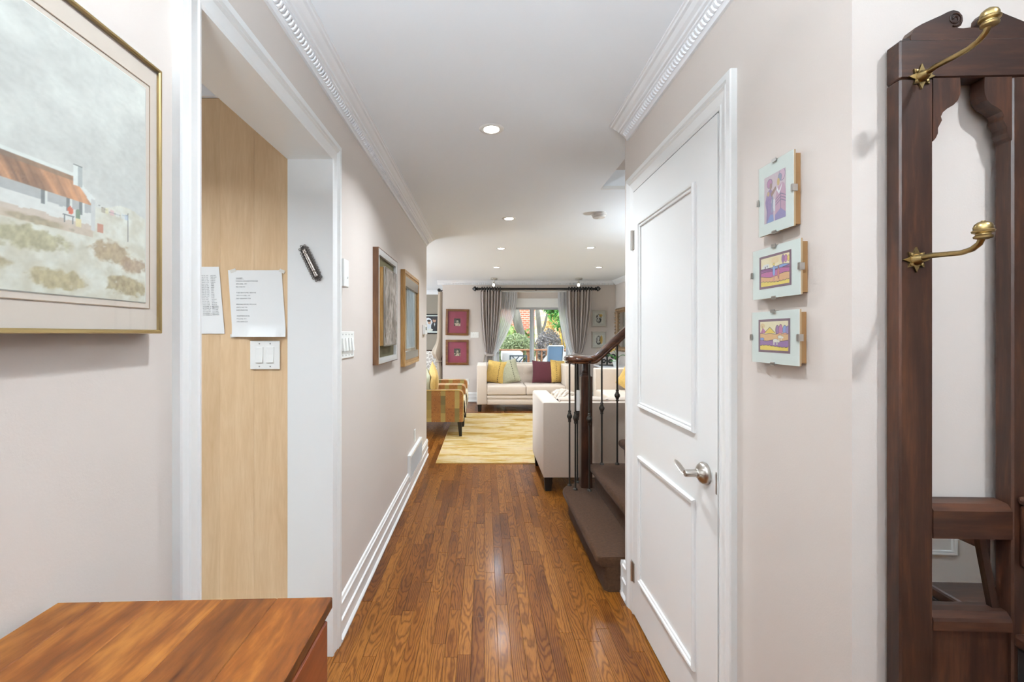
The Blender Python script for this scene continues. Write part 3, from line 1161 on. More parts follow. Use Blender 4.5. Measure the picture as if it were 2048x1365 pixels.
def picture(name, label, cat, loc, rotz, w, h, depth, fw, fmat, mats, art, artmat=None, group=None, prof=None, recess=.35, glazed=True, paint=None, res=(90, 120)):
    """framed picture hung on a wall; local x to the right, -y out of the wall, centre at loc"""
    t = thing(name, label, cat, loc, rotz, group, local=True)
    prof = prof or [(0, -recess), (0, -1), (.25, -1), (1, -.85), (1, 0), (0, 0)]
    obj('frame', MB().rect_sweep([(a * fw, b * depth) for a, b in prof], -w / 2 + fw, w / 2 - fw, -h / 2 + fw, h / 2 - fw), fmat, t)
    yb = -depth * recess
    obj('mat_board', MB().box(-w / 2 + fw * .9, w / 2 - fw * .9, yb, 0, -h / 2 + fw * .9, h / 2 - fw * .9), mats, t)
    x0, x1, z0, z1 = art
    if paint:
        a = painted('print', x0, x1, z0, z1, yb - .0012, res[0], res[1], paint, VC, t)
    else:
        a = obj('print', MB().box(x0, x1, yb - .0012, yb, z0, z1), artmat, t)
    if glazed:
        obj('glazing', MB().box(-w / 2 + fw * .95, w / 2 - fw * .95, yb - .006, yb - .004, -h / 2 + fw * .95, h / 2 - fw * .95), GLASS, t)
    return t


# ---- watercolour of a cottage on the left wall
def cottage(u, v):
    Y = .19 + u * (.808 - .19)
    Z = 1.428 + v * (1.82 - 1.428)
    n = fbm(Y * 14, Z * 18, 1)
    n2 = fbm(Y * 60, Z * 60, 2)
    n3 = fbm(Y * 150, Z * 220, 3, 3)
    c = Canvas(Y, Z, (196, 197, 193))
    cl = np.clip((n - .35) * 2.4, 0, 1)[..., None]
    c.c = np.array((204, 200, 196)) * (1 - cl) + np.array((230, 227, 222)) * cl
    hz = 1.578 + .006 * np.sin(Y * 60) + .008 * np.clip((Y - .7) * 12, 0, 1)
    # sand
    sand = Z < hz
    sc_ = np.clip((n2 - .3) * 2, 0, 1)[..., None]
    c.c = np.where(sand[..., None], np.array((206, 196, 178)) * (1 - sc_) + np.array((228, 224, 214)) * sc_, c.c)
    # white walls, shade of the eaves
    c.put((Y < .70) & (Z < 1.577) & (Z > 1.532 + .004 * n2), (226, 222, 218))
    c.put((Y < .70) & (Z < 1.577) & (Z > 1.556 + .006 * n2), (178, 176, 176))
    c.put((Y < .70) & (Z < 1.536 + .010 * n2) & (Z > 1.524), (196, 164, 142), .6)
    for xw in (.618, .655, .676):
        c.rect(xw, xw + .006, 1.553, 1.573, (120, 122, 124))
        c.rect(xw + .006, xw + .010, 1.553, 1.574, (226, 224, 220))
    # thatched roof
    k = np.clip((n3 - .3) * 1.8, 0, 1)[..., None]
    roof = (Z > 1.574) & (Z < 1.610) & (Y < .697 - (Z - 1.575) * .9)
    stripes = np.clip(fbm(Y * 110 + Z * 60, Z * 14, 5), 0, 1)[..., None]
    stripes = np.clip((stripes - .5) * 2.2 + .5, 0, 1)
    rc = np.array((128, 92, 74)) * (1 - stripes) + np.array((218, 150, 108)) * stripes
    c.c = np.where(roof[..., None], rc, c.c)
    c.put(roof & (Z > 1.602), (120, 104, 92), .55)
    c.put((Z > 1.609) & (Z < 1.615) & (Y < .668), (230, 230, 226))
    # gable and chimney
    c.poly([(.664, 1.611), (.681, 1.600), (.7045, 1.586), (.7045, 1.578), (.699, 1.575), (.672, 1.604)], (228, 227, 224))
    c.rect(.667, .6745, 1.597, 1.627, (232, 232, 228))
    c.rect(.6745, .681, 1.597, 1.627, (176, 178, 178))
    c.rect(.666, .682, 1.626, 1.6285, (120, 118, 116))
    c.rect(.696, .7045, 1.534, 1.584, (206, 202, 200))
    # bench, figures of washing, barrel, line
    c.rect(.650, .668, 1.546, 1.5485, (110, 112, 114))
    c.rect(.651, .653, 1.536, 1.547, (110, 112, 114)); c.rect(.665, .667, 1.536, 1.547, (110, 112, 114))
    c.ell(.662, 1.556, .0045, .006, (206, 96, 72)); c.ell(.674, 1.553, .0045, .008, (120, 134, 112)); c.rect(.671, .679, 1.534, 1.546, (228, 208, 160))
    c.rect(.707, .719, 1.534, 1.549, (186, 104, 82), .75)
    c.rect(.7685, .770, 1.530, 1.581, (120, 112, 106))
    c.put((np.abs(Z - (1.578 - .006 * np.sin((Y - .71) * 50))) < .0006) & (Y > .71) & (Y < .77), (150, 148, 146))
    for xx, cc in ((.715, (150, 130, 110)), (.722, (226, 214, 160)), (.733, (222, 160, 170)), (.744, (232, 230, 228)), (.755, (214, 218, 222)), (.762, (164, 178, 206))):
        c.rect(xx, xx + .007, 1.567, 1.577, cc, .55)
    # scrub

    def bush(cx, cz, rx, rz, c0, c1, seed):
        q = ((Y - cx) / rx) ** 2 + ((Z - cz) / rz) ** 2 + (fbm(Y * 90, Z * 140, seed, 4) - .5) * 1.5
        m = np.clip((1.0 - q) * 2.2, 0, 1)
        t_ = np.clip(fbm(Y * 170, Z * 120, seed + 3, 3) * 1.6 - .3, 0, 1)[..., None]
        col = np.array(c0) * (1 - t_) + np.array(c1) * t_
        c.c = c.c * (1 - m[..., None] * .85) + col * m[..., None] * .85
    bush(.60, 1.502, .060, .018, (150, 136, 104), (196, 186, 146), 11)
    bush(.42, 1.500, .10, .020, (150, 132, 104), (192, 178, 140), 12)
    bush(.735, 1.506, .040, .020, (150, 120, 92), (190, 162, 124), 13)
    bush(.785, 1.490, .030, .016, (146, 112, 90), (182, 150, 120), 14)
    bush(.645, 1.450, .046, .016, (150, 128, 92), (196, 176, 130), 15)
    bush(.765, 1.452, .050, .018, (146, 122, 92), (196, 176, 132), 16)
    bush(.52, 1.462, .060, .016, (156, 134, 98), (200, 182, 140), 17)
    bush(.30, 1.458, .090, .020, (150, 128, 92), (192, 174, 132), 18)
    bush(.62, 1.528, .05, .006, (150, 132, 108), (180, 160, 130), 19)
    out = c.c * .80 + np.array((204, 202, 196)) * .20
    return out * 1.04 + (n3[..., None] - .5) * 14


PW, PH, PYc, PZc = .745, .504, .4725, 1.622
pt = picture('framed_painting', 'large gold framed watercolour of a thatched white cottage on sandy scrub', 'painting', (XL, PYc, PZc), PI / 2, PW, PH, .034, .0075, GOLD, MATPINK,
             (.19 - PYc, .808 - PYc, 1.428 - PZc, 1.82 - PZc), prof=[(0, -.35), (0, -.94), (.3, -1), (.8, -1), (1, -.9), (1, 0), (0, 0)], recess=.82, paint=cottage, res=(330, 220), glazed=True)
obj('mat_line', MB().rect_sweep([(.0105, -.0290), (.0105, -.0278), (.0118, -.0278), (.0118, -.0290)], .19 - PYc, .808 - PYc, 1.428 - PZc, 1.82 - PZc), M('mat_groove', S(176, 150, 128), .7), pt)
obj('mat_bevel', MB().rect_sweep([(0, -.0293), (0, -.0275), (.002, -.0275), (.002, -.0282)], .19 - PYc, .808 - PYc, 1.428 - PZc, 1.82 - PZc), MATW, pt)

# ---- two framed works further down the left wall
t = picture('framed_picture', 'silver framed bark textured artwork raised on an olive mat', 'picture', (XL, 2.845, 1.532), PI / 2, 0.55, .685, .034, .035, M('silver_leaf', S(216, 216, 216), .4, .5), MATOLIVE, (-.1, .1, -.2, .2), BARK_ART,
            prof=[(0, -.4), (0, -.9), (.5, -1), (1, -1), (1, 0), (0, 0)], recess=.4, glazed=False)
obj('frame_edge', MB().rect_sweep([(-.002, -.034), (.004, -.034), (.004, 0), (-.002, 0)], -.275, .275, -.3425, .3425), wood('frame_edge_wood', S(70, 44, 26), S(98, 64, 40), S(126, 88, 56), axis=2), t)
a_ = obj('raised_panel', MB().box(-.175, .165, -.044, -.014, -.235, .245), OAKF, t)
obj('bark_relief', MB().grid(22, 44, lambda u, v: (-.172 + u * .334, -.051 - .006 * mnoise.noise(Vector((u * 7, v * 12, 2))), -.232 + v * .474)), BARK_ART, a_, True)
obj('panel_rim', MB().rect_sweep([(0, -.050), (.003, -.050), (.003, -.04), (0, -.04)], -.175, .165, -.235, .245), NICKEL, a_)
t = picture('framed_picture', 'pale blue abstract in a stepped oak and silver frame near the hall end', 'picture', (XL, 3.79, 1.493), PI / 2, 0.74, .76, .034, .05, OAKF, M('tan_mat', S(176, 150, 118), .8), (-.2, .2, -.24, .25), PALE_ART,
            prof=[(0, -.5), (0, -.8), (.5, -.8), (.5, -1), (1, -1), (1, 0), (0, 0)], recess=.45, glazed=True)
obj('silver_band', MB().box(-.325, .325, -.0325, -.022, .255, .332), NICKEL, t)
obj('silver_band', MB().box(-.325, .325, -.0325, -.022, -.332, -.27), NICKEL, t)
obj('print_rim', MB().rect_sweep([(0, -.019), (.006, -.019), (.006, -.014), (0, -.014)], -.2, .2, -.24, .25), MATW, t)


# ---- switch plates
def plate(name, label, loc, rotz, w, h, n, cat='light switch', rocker=True, group=None):
    t = thing(name, label, cat, loc, rotz, group, local=True)
    obj('cover_plate', MB().rbox(-w / 2, w / 2, -.006, 0, -h / 2, h / 2, .003, 2), PLASTIC, t)
    for k in range(n):
        cx = (k - (n - 1) / 2) * .046
        if rocker:
            r = obj('rocker', MB().rbox(cx - .0165, cx + .0165, -.0085, -.004, -.034, .034, .0015, 1), PLASTIC, t)
            obj('rocker_tilt', MB().prism([(-.0085, -.031), (-.0115, -.031), (-.0085, .002)], 'x', cx - .0145, cx + .0145), PLASTIC, r)
        else:
            obj('paddle', MB().prism([(-.006, -.030), (-.016, -.028), (-.010, .030), (-.006, .032)], 'x', cx - .012, cx + .012), PLASTIC, t)
        for s in (-1, 1):
            obj('screw', MB().lathe([(.0032, 0), (.003, -.0012), (.001, -.0014)], (cx, -.006, s * .0485), 'y', 10), M('screw_grey', S(170, 170, 166), .4), t)
    return t


plate('light_switch', 'white double rocker switch on the pale maple panel', at(531, 710.5, 1.879), 0, .127, .122, 2)
plate('light_switch', 'white four gang paddle switch beside the kitchen doorway', (XL, 2.075, 1.318), PI / 2, .212, .125, 4, rocker=False)
t = thing('door_chime', 'slim white wall box above the four gang switch', 'intercom', (XL, 1.985, 1.643), PI / 2, local=True)
obj('housing', MB().rbox(-.035, .035, -.03, 0, -.062, .062, .004, 2), PLASTIC, t)
obj('button', MB().lathe([(.005, 0), (.004, -.002), (.002, -.003)], (.014, -.03, -.018), 'y', 12), M('screw_grey', S(170, 170, 166), .4), t)
t = thing('thermostat', 'white thermostat at the end of the left hall wall', 'thermostat', (XL, 4.70, 1.412), PI / 2, local=True)
obj('back_plate', MB().rbox(-.098, .098, -.008, 0, -.054, .054, .003, 1), PLASTIC_D, t)
obj('case', MB().rbox(-.092, .092, -.030, -.007, -.049, .049, .004, 2), PLASTIC, t)
obj('display', MB().box(-.05, .05, -.0312, -.0298, -.005, .03), M('lcd_grey', S(120, 128, 118), .3), t)
t = thing('wall_outlet', 'white outlet plate on the left wall above the vent', 'outlet', (XL, 4.10, .42), PI / 2, local=True)
obj('cover_plate', MB().rbox(-.036, .036, -.006, 0, -.058, .058, .003, 2), PLASTIC, t)
for s in (-1, 1):
    obj('socket', MB().rbox(-.017, .017, -.0085, -.005, s * .027 - .014, s * .027 + .014, .003, 1), PLASTIC, t)
t = thing('wall_vent', 'white louvred return air vent set into the left baseboard', 'vent', (XL, 4.075, .225), PI / 2, local=True)
obj('frame', MB().rect_sweep([(0, -.02), (0, -.027), (.022, -.027), (.024, -.022), (.024, 0), (0, 0)], -.323, .323, -.085, .085), TRIM, t)
obj('backing', MB().box(-.323, .323, -.020, -.004, -.085, .085), M('vent_shadow', S(150, 150, 152), .7), t)
for k in range(19):
    cx = -.306 + k * .034
    obj('louvre', MB().box(cx - .012, cx + .012, -.026, -.018, -.084, .084).xf(lambda v: (v.x, v.y + (v.x - cx) * .25, v.z)), TRIM, t)


# ---- maple panel with notices
mp_ = thing('cabinet_end_panel', 'tall pale maple cabinet end panel beyond the kitchen doorway', 'cabinet', (-1.42, 1.89, 0))
bw = (1.16) / 8
for k in range(8):
    x0 = -2.0 + k * bw
    obj('veneer_strip', MB().box(x0 + .0002, x0 + bw - .0002, 1.880 + (k % 2) * .0002, 1.90, .0, 2.377), MAPLE, mp_)
obj('edge_band', MB().box(-.840, -.8335, 1.879, 1.90, 0, 2.377), PLASTIC_D, mp_)


def lettering(parent, rows, mat, size, x0, z0, y, lead, skew=0):
    """printed lines as flat letters; rows of (text, indent) or None"""
    mb = MB()
    z = z0
    for k, row in enumerate(rows):
        if row:
            txt, ind = row
            cu = bpy.data.curves.new('txt', 'FONT')
            cu.body = txt
            cu.size = size
            cu.resolution_u = 1
            o = bpy.data.objects.new('txt', cu)
            C.objects.link(o)
            me = bpy.data.meshes.new_from_object(o)
            mb.add([(x0 + ind + v.co.x + skew * k, y, z + v.co.y) for v in me.vertices], [tuple(p.vertices) for p in me.polygons])
            bpy.data.meshes.remove(me)
            bpy.data.objects.remove(o)
            bpy.data.curves.remove(cu)
        z -= lead
    o = obj('lettering', mb, mat, parent)
    o['kind'] = 'stuff'
    return o


def sheet(name, label, x0, x1, z0, z1, lean, curl):
    t = thing(name, label, 'paper', ((x0 + x1) / 2, 1.879, (z0 + z1) / 2), local=True)
    hw, hh = (x1 - x0) / 2, (z1 - z0) / 2

    def f(u, v):
        y = -.0015 - curl * max(0, .18 - v) ** 1.5 * (1 if .3 < u < .9 else .35) * 6 - .0012 * abs(math.sin(u * 9)) * max(0, .35 - v)
        return (-hw + u * 2 * hw + lean * (.5 - v) * .02, y, -hh + v * 2 * hh)
    mb = MB().grid(22, 28, f)
    n = len(mb.v)
    mb.add([(a, b + .0004, c) for a, b, c in mb.v], mb.f[:])
    obj('sheet', mb, PAPER, t, True, 80)
    return t


pa = at(461, 541, 1.879); pb = at(568, 674, 1.879)
n1_ = sheet('paper_notice', 'printed white notice taped to the maple panel above the switch', pa.x, pb.x, pb.z, pa.z, 1.0, .05)
hw_, hh_ = (pb.x - pa.x) / 2, (pa.z - pb.z) / 2
rows = [('YAHRZEIT', 0), ('FAIGE BAS AVRAHAM MORDCHAI', 0), ('18TH APRIL, 1971', 0), ('3RD IYAR 5731', 0), None, ('TOIBA BEN KOPPEL GERSHON', .001), ('14TH OCTOBER, 1977', .001), ('2ND CHESHVAN, 5738', .001), None,
        ('REIZA BAS SHMUEL YITZCHOK', .002), ('22ND JUNE, 1984', .002), ('22ND SIVAN 5744', .002), None, ('CHAIM BEN RAFOEL', .003), ('7TH JUNE, 2009', .003), ('15TH SIVAN 5769', .003)]
lettering(n1_, rows, INK, .0062, -hw_ + .024, hh_ - .036, -.0022, .0124)
obj('heading_rule', MB().box(-hw_ + .024, -hw_ + .058, -.0024, -.002, hh_ - .0385, hh_ - .0378), INK, n1_)
TAPE = M('clear_tape', S(226, 222, 214), .25, coat=.4)
for (cx, cz, r) in ((-hw_ + .012, hh_ - .002, .3), (hw_ - .008, hh_ - .004, -.4), (-hw_ + .012, -hh_ + .004, .1)):
    obj('tape', MB().box(-.012, .012, -.0024, -.0019, -.007, .007).xf(lambda v: (cx + v.x * math.cos(r) - v.z * math.sin(r), v.y, cz + v.x * math.sin(r) + v.z * math.cos(r))), TAPE, n1_)
pa = at(350, 534, 1.879); pb = at(444, 668, 1.879)
n2_ = sheet('paper_list', 'printed two column list half hidden by the doorway casing', pa.x, pb.x, pb.z, pa.z, 1.2, .0)
hw_, hh_ = (pb.x - pa.x) / 2, (pa.z - pb.z) / 2
mons = ['JANUARY', 'FEBRUARY', 'MARCH', 'MARCH', 'MARCH', 'APRIL', 'APRIL', 'APRIL', 'MAY', 'MAY', 'MAY', 'JUNE', 'JUNE', 'JULY', 'AUGUST', 'JULY', 'AUGUST', 'AUGUST', 'SEPTEMBER', 'SEPTEMBER', 'OCTOBER', 'OCTOBER', 'NOVEMBER', 'NOVEMBER']
yrs = ['JAN 18, 1973', 'FEB 27, 1946', 'MAR 1, 1989', 'MAR 17, 1997', 'MAR 21, 1979', 'APR 6, 2009', 'APR 18, 1971', 'APR 27, 1948', 'MAY 5, 1974', 'MAY 16, 1987', 'MAY 22, 1966', 'JUN 13, 1984', 'JUN 22, 1957', 'JUL 3, 1992', 'JUL 7, 1975', 'JUL 26, 1938', 'AUG 2, 1954', 'AUG 9, 1978', 'SEPTEMBER 14, 1972', 'SEPTEMBER 28, 1998', 'OCT 12, 1951', 'OCT 14, 1977', 'NOVEMBER 13, 1970', 'NOVEMBER 26, 1977']
lettering(n2_, [(a, 0) for a in yrs], INK, .0056, .012, hh_ - .040, -.0022, .0073, .0004)
lettering(n2_, [(a, 0) for a in mons], INK, .0056, .052, hh_ - .039, -.0022, .0073, .0004)

# ---- mezuzah on the doorway lining
mz = thing('mezuzah_case', 'ornate pewter scroll case fixed at a slant to the white door lining', 'mezuzah', at(622, 527, 1.865), local=True)
AX = math.radians(-26)


def tilt(mb):
    return mb.xf(lambda v: (v.x * math.cos(AX) + v.z * math.sin(AX), v.y, -v.x * math.sin(AX) + v.z * math.cos(AX)))


def stadium(hw, hl, n=10):
    pts = []
    for k in range(n + 1):
        a = PI * k / n
        pts.append((hw * math.cos(a), hl - hw + hw * math.sin(a)))
    for k in range(n + 1):
        a = PI + PI * k / n
        pts.append((hw * math.cos(a), -hl + hw + hw * math.sin(a)))
    return pts


obj('back_plate', tilt(MB().prism(stadium(.0165, .080), 'y', -.004, 0)), M('pewter_dark', S(84, 78, 74), .45, .6), mz)
st = stadium(.0168, .0805, 7)
L_ = []
for k in range(len(st)):
    a, b = Vector(st[k]), Vector(st[(k + 1) % len(st)])
    n_ = max(1, round((b - a).length / .0115))
    L_ += [a + (b - a) * (j / n_) for j in range(n_)]
pts = []
for p_ in L_:
    if not pts or all((p_ - q_).length > .0088 for q_ in pts): pts.append(p_)
for p_ in pts:
    ring = [(p_.x + .0046 * math.cos(a), -.006, p_.y + .0046 * math.sin(a)) for a in [2 * PI * k / 9 for k in range(9)]]
    obj('scroll_curl', tilt(MB().tube(ring, .0017, 5, True)), PEWTER, mz, True)
core = MB()
prof = [(.0085 * (1 + .12 * math.sin(k * 2.2)) if (k < 9 or k > 20) else .0088, -.062 + k * .124 / 29) for k in range(30)]
core.lathe([(.003, -.066)] + prof + [(.003, .066)], (0, -.006, 0), 'z', 14)
obj('scroll_tube', tilt(core), M('pewter_bright', S(176, 166, 158), .25, .95), mz, True)


# ---- clip frames on the right wall
def bushel(c, f, col, ln=None):
    c.below(f, col, ln)


def art_figures(u, v):
    c = Canvas(u, v, (206, 178, 186))
    ln = (92, 84, 116)
    c.poly([(.10, 0), (.42, 0), (.44, .25), (.34, .42), (.42, .62), (.30, .72), (.14, .66), (.05, .45), (.12, .26)], (142, 112, 158))
    c.poly([(.10, 0), (.46, 0), (.44, .14), (.30, .16)], (116, 132, 186))
    c.poly([(.52, 0), (1, 0), (1, .55), (.94, .70), (.84, .74), (.60, .66), (.54, .46)], (192, 140, 164))
    c.poly([(.52, 0), (1, 0), (1, .10), (.78, .22), (.52, .12)], (136, 120, 172))
    c.ell(.26, .83, .13, .10, (176, 112, 152), line=ln)
    c.ell(.32, .76, .06, .07, (150, 116, 104))
    c.ell(.84, .90, .14, .13, (206, 160, 180), line=ln)
    c.ell(.74, .86, .09, .08, (132, 132, 158), line=ln)
    c.ell(.67, .78, .06, .08, (206, 164, 96))
    c.poly([(.60, .70), (.70, .58), (.84, .72), (.80, .62), (.70, .52), (.60, .62)], (238, 234, 238))
    c.poly([(.30, .60), (.36, .52), (.58, .66), (.54, .72)], (150, 112, 96))
    c.ell(.20, .62, .06, .05, (196, 156, 110))
    c.poly([(.38, .56), (.44, .50), (.40, .20), (.34, .20)], (136, 144, 170))
    c.poly([(.44, .46), (.52, .46), (.52, .20), (.44, .22)], (222, 218, 224))
    for z0 in (.30, .36, .42):
        c.put((np.abs(v - (z0 + .10 - np.abs(u - .78) * .35)) < .008) & (u > .54), ln)
    c.put((np.abs(u - .78) < .008) & (v < .56) & (v > .2), ln)
    c.put((np.abs(u - (.12 + .04 * np.sin(v * 6))) < .008) & (v < .5), ln)
    return c.c


def border(c, w=.06, col=(112, 76, 92)):
    c.put((c.u < w) | (c.u > 1 - w) | (c.v < w * 1.15) | (c.v > 1 - w * 1.15), col)


def art_walkers(u, v):
    c = Canvas(u, v, (240, 214, 164))
    ln = (70, 46, 60)
    n = fbm(u * 5, v * 8, 4)
    c.put(n > .55, (246, 226, 188), .6)
    c.ell(.52, .80, .12, .10, (238, 196, 138), .6)
    c.poly([(.06, .56), (.10, .68), (.16, .74), (.32, .74), (.34, .58)], (232, 226, 222))
    c.rect(.19, .22, .60, .68, ln); c.rect(.25, .28, .64, .70, ln)
    for cx, cc, h in ((.76, (142, 92, 142), .17), (.84, (186, 106, 156), .15), (.92, (232, 190, 86), .12)):
        c.ell(cx, .74 + h * .3, .045, h * .75, cc, line=ln)
    c.below(lambda x: .60 + .10 * np.clip((x - .45) * 1.6, 0, .6) * np.clip((1 - x) * 4, 0, 1), (120, 146, 206), ln)
    c.below(lambda x: .58 + .03 * np.sin(x * 8) - .02 * x, (140, 76, 128), ln)
    c.below(lambda x: .46 + .14 * np.clip(x, 0, .5) + .02 * np.sin(x * 11), (186, 88, 142), ln)
    c.below(lambda x: .36 + .04 * np.sin(x * 7 + 2), (224, 158, 104), ln)
    c.below(lambda x: .19 + .03 * np.cos(x * 5) + .02 * (np.sin(x * 60) > .7), (236, 200, 78), ln)
    c.ell(.48, .50, .045, .17, (128, 152, 212), line=ln)
    c.rect(.455, .475, .20, .36, (196, 120, 110)); c.rect(.49, .51, .20, .36, (196, 120, 110))
    c.ell(.48, .69, .035, .04, (236, 196, 84), line=ln)
    c.ell(.62, .42, .035, .15, (204, 112, 108), line=ln)
    c.rect(.605, .62, .22, .32, (150, 80, 84)); c.rect(.63, .645, .22, .32, (150, 80, 84))
    c.ell(.62, .585, .022, .035, (120, 66, 60))
    border(c)
    return c.c


def art_cows(u, v):
    c = Canvas(u, v, (240, 220, 176))
    ln = (70, 46, 60)
    c.poly([(.06, .58), (.16, .74), (.28, .58)], (190, 96, 156))
    c.poly([(.20, .58), (.38, .76), (.56, .58)], (236, 194, 62))
    c.put((np.abs(v - (.76 - np.abs(u - .38))) < .012) & (np.abs(u - .38) < .17), ln)
    for cx, cc, h in ((.62, (150, 100, 148), .15), (.72, (196, 108, 152), .17), (.84, (130, 150, 210), .14), (.93, (146, 122, 180), .12)):
        c.ell(cx, .67, .062, h, cc, line=ln)
    c.below(lambda x: .56 + .01 * np.sin(x * 20), (226, 166, 104), ln)
    for cx in (.70, .85):
        c.ell(cx, .565, .06, .03, (222, 138, 110), line=ln)
    c.ell(.14, .80, .08, .08, (222, 178, 116), .7)
    c.rect(.125, .14, .56, .80, (150, 110, 70))
    c.below(lambda x: .36 + .015 * np.sin(x * 14 + 1), (140, 92, 150), ln)
    c.ell(.12, .40, .08, .045, (130, 150, 212), line=ln)
    c.below(lambda x: .19 + .02 * np.sin(x * 6) + .02 * (np.sin(x * 55) > .8), (238, 200, 70), ln)
    for cx, cy, s in ((.56, .36, 1.0), (.70, .47, .8)):
        c.ell(cx, cy, .09 * s, .06 * s, (236, 228, 210), line=ln)
        for dx in (-.06, -.03, .04, .065):
            c.rect(cx + dx * s - .008, cx + dx * s + .008, cy - .13 * s, cy - .03 * s, (230, 222, 204))
        c.ell(cx + .10 * s, cy - .02 * s, .03 * s, .035 * s, (236, 228, 210))
    border(c)
    return c.c


def clip_frame(label, y0, y1, z0, z1, pr, fn):
    w, h = y1 - y0, z1 - z0
    t = thing('clip_frame', label, 'picture', (XR, (y0 + y1) / 2, (z0 + z1) / 2), -PI / 2, 'small clip framed prints', local=True)
    obj('backing', MB().box(-w / 2 + .004, w / 2 - .006, -.016, -.0005, -h / 2 + .006, h / 2 - .006), M('hardboard', S(150, 112, 70), .7), t)
    obj('board', MB().box(-w / 2, w / 2, -.020, -.016, -h / 2, h / 2), M('board_edge', S(176, 150, 116), .7), t)
    obj('mat_board', MB().box(-w / 2, w / 2, -.0212, -.020, -h / 2, h / 2), MATW, t)
    x0, x1, a0, a1 = pr
    painted('print', -w / 2 + x0 * w, -w / 2 + x1 * w, -h / 2 + a0 * h, -h / 2 + a1 * h, -.0216, 150, 150, lambda u, v: fn(u, v) * .74 + 58, VC, t)
    obj('glazing', MB().box(-w / 2, w / 2, -.0242, -.0222, -h / 2, h / 2), GLASS, t)
    for (cx, cz, dx, dz) in ((0, h / 2, .008, .004), (0, -h / 2, .008, .004), (-w / 2, 0, .004, .008), (w / 2, 0, .004, .008)):
        mb = MB().box(cx - dx, cx + dx, -.0254, -.0240, cz - dz, cz + dz)
        sx, sz = (cx > 0) - (cx < 0), (cz > 0) - (cz < 0)
        mb.box(cx - dx if not sx else cx + min(0, sx * .0012), cx + dx if not sx else cx + max(0, sx * .0012), -.0254, -.012, cz - dz if not sz else cz + min(0, sz * .0012), cz + dz if not sz else cz + max(0, sz * .0012))
        obj('clip', mb, STEEL, t)
    return t


clip_frame('upright clip framed print of two robed figures, top of three', 1.0165, 1.144, 1.620, 1.797, (.175, .80, .16, .82), art_figures)
clip_frame('clip framed colourful print of two walkers in a field, middle of three', .994, 1.1695, 1.459, 1.587, (.158, .835, .195, .845), art_walkers)
clip_frame('clip framed colourful print of pale cattle and hills, bottom of three', .998, 1.173, 1.296, 1.426, (.158, .835, .21, .85), art_cows)

# ---- chest at the lower left
ch = thing('wooden_chest', 'tall wooden chest with a honey brown plank top in the left foreground', 'chest', (-.43, .2, 0))
X0, X1, Y0, Y1, ZT = -.638, -.232, -.26, .658, .968
bws = [.062, .085, .094, .082, .083]
x = X0
for k, b_ in enumerate(bws):
    mb = MB().rbox(x + .0001, x + b_ - .0001, Y0, Y1, ZT - .017, ZT, .0012, 1)
    mb.xf(lambda v: (v.x, v.y + (v.x - X0) * .035 if v.y > .3 else v.y, v.z))
    obj('top_board', mb, CHEST, ch)
    x += b_
obj('carcass', MB().box(X0 + .012, X1 - .030, Y0 + .012, Y1 - .012, .06, ZT - .0172), CHERRY, ch)
obj('gap_shade', MB().box(X1 - .030, X1 - .014, Y0 + .012, Y1 - .012, ZT - .026, ZT - .0172), BLACK, ch)  # black strip drawn in for the shade of the gap under the top
z = ZT - .0235
for k in range(4):
    d_ = obj('drawer_front', MB().rbox(X1 - .030, X1 - .001, Y0 + .014, Y1 - .004, z - .205, z, .002, 1), CHERRY, ch)
    for yy in (Y0 + .2, Y1 - .25):
        obj('knob', MB().lathe([(.006, 0), (.006, .012), (.013, .016), (.013, .022), (.006, .025)], (X1 - .001, yy, z - .1), 'x', 14), BRASS, d_, True)
    z -= .212
for sx in (X0 + .014, X1 - .05):
    for sy in (Y0 + .014, Y1 - .05):
        obj('foot', MB().box(sx, sx + .036, sy, sy + .036, 0, .06), CHERRY, ch)

# ---- hall tree
ht = thing('hall_tree', 'dark carved wooden hall tree with brass hooks against the foyer wall', 'hall tree', (.935, .873, 0), math.radians(-2.0), local=True)
# local: x about the centre, y = 0 at the back, front at y = -.032
LX, OP, FY, BY = .135, .0728, -.032, 0.0


def chamf(x0, x1, z0, z1, r=.003):
    return MB().rbox(x0, x1, FY, BY, z0, z1, r, 1)


obj('post', chamf(-LX, -OP, 0, 1.861), HALLWOOD, ht)
obj('post', chamf(OP, LX + .02, 0, 1.861), HALLWOOD, ht)
obj('top_rail', chamf(-LX, LX + .02, 1.8612, 1.936), HALLWOOD_X, ht)
obj('mid_rail', MB().prism([(FY, .977), (BY, .970), (BY, 1.046), (FY + .008, 1.042), (FY, 1.030)], 'x', -OP, OP), HALLWOOD_X, ht)
obj('lower_sill', MB().prism([(FY, .800), (BY, .800), (BY, .836), (FY + .010, .834), (FY + .002, .824), (FY, .818)], 'x', -OP, OP), HALLWOOD_X, ht)
obj('lower_panel', MB().box(-OP, OP, FY + .008, BY - .006, .25, .7995), HALLWOOD, ht)
obj('bottom_rail', chamf(-OP, OP, .12, .2495), HALLWOOD_X, ht)
BR = [(0, 0), (.050, 0), (.051, -.018), (.050, -.032), (.046, -.043), (.038, -.052), (.026, -.059), (.018, -.066), (.0145, -.074), (.0165, -.081), (.013, -.088), (.009, -.096), (.009, -.106), (.005, -.115), (0, -.121)]
obj('bracket', MB().prism([(-OP + a, 1.861 + b) for a, b in BR], 'y', FY + .001, BY - .004), HALLWOOD, ht)
obj('bracket', MB().prism([(OP - a, 1.861 + b) for a, b in BR], 'y', FY + .001, BY - .004), HALLWOOD, ht)
CR = [(-.115, 0), (-.115, .012), (-.108, .024), (-.094, .032), (-.076, .040), (-.060, .047), (-.046, .054), (-.036, .057), (-.026, .054), (-.0195, .046), (-.0185, .036), (-.022, .027), (-.029, .0225), (-.018, .0215), (0, .0225)]
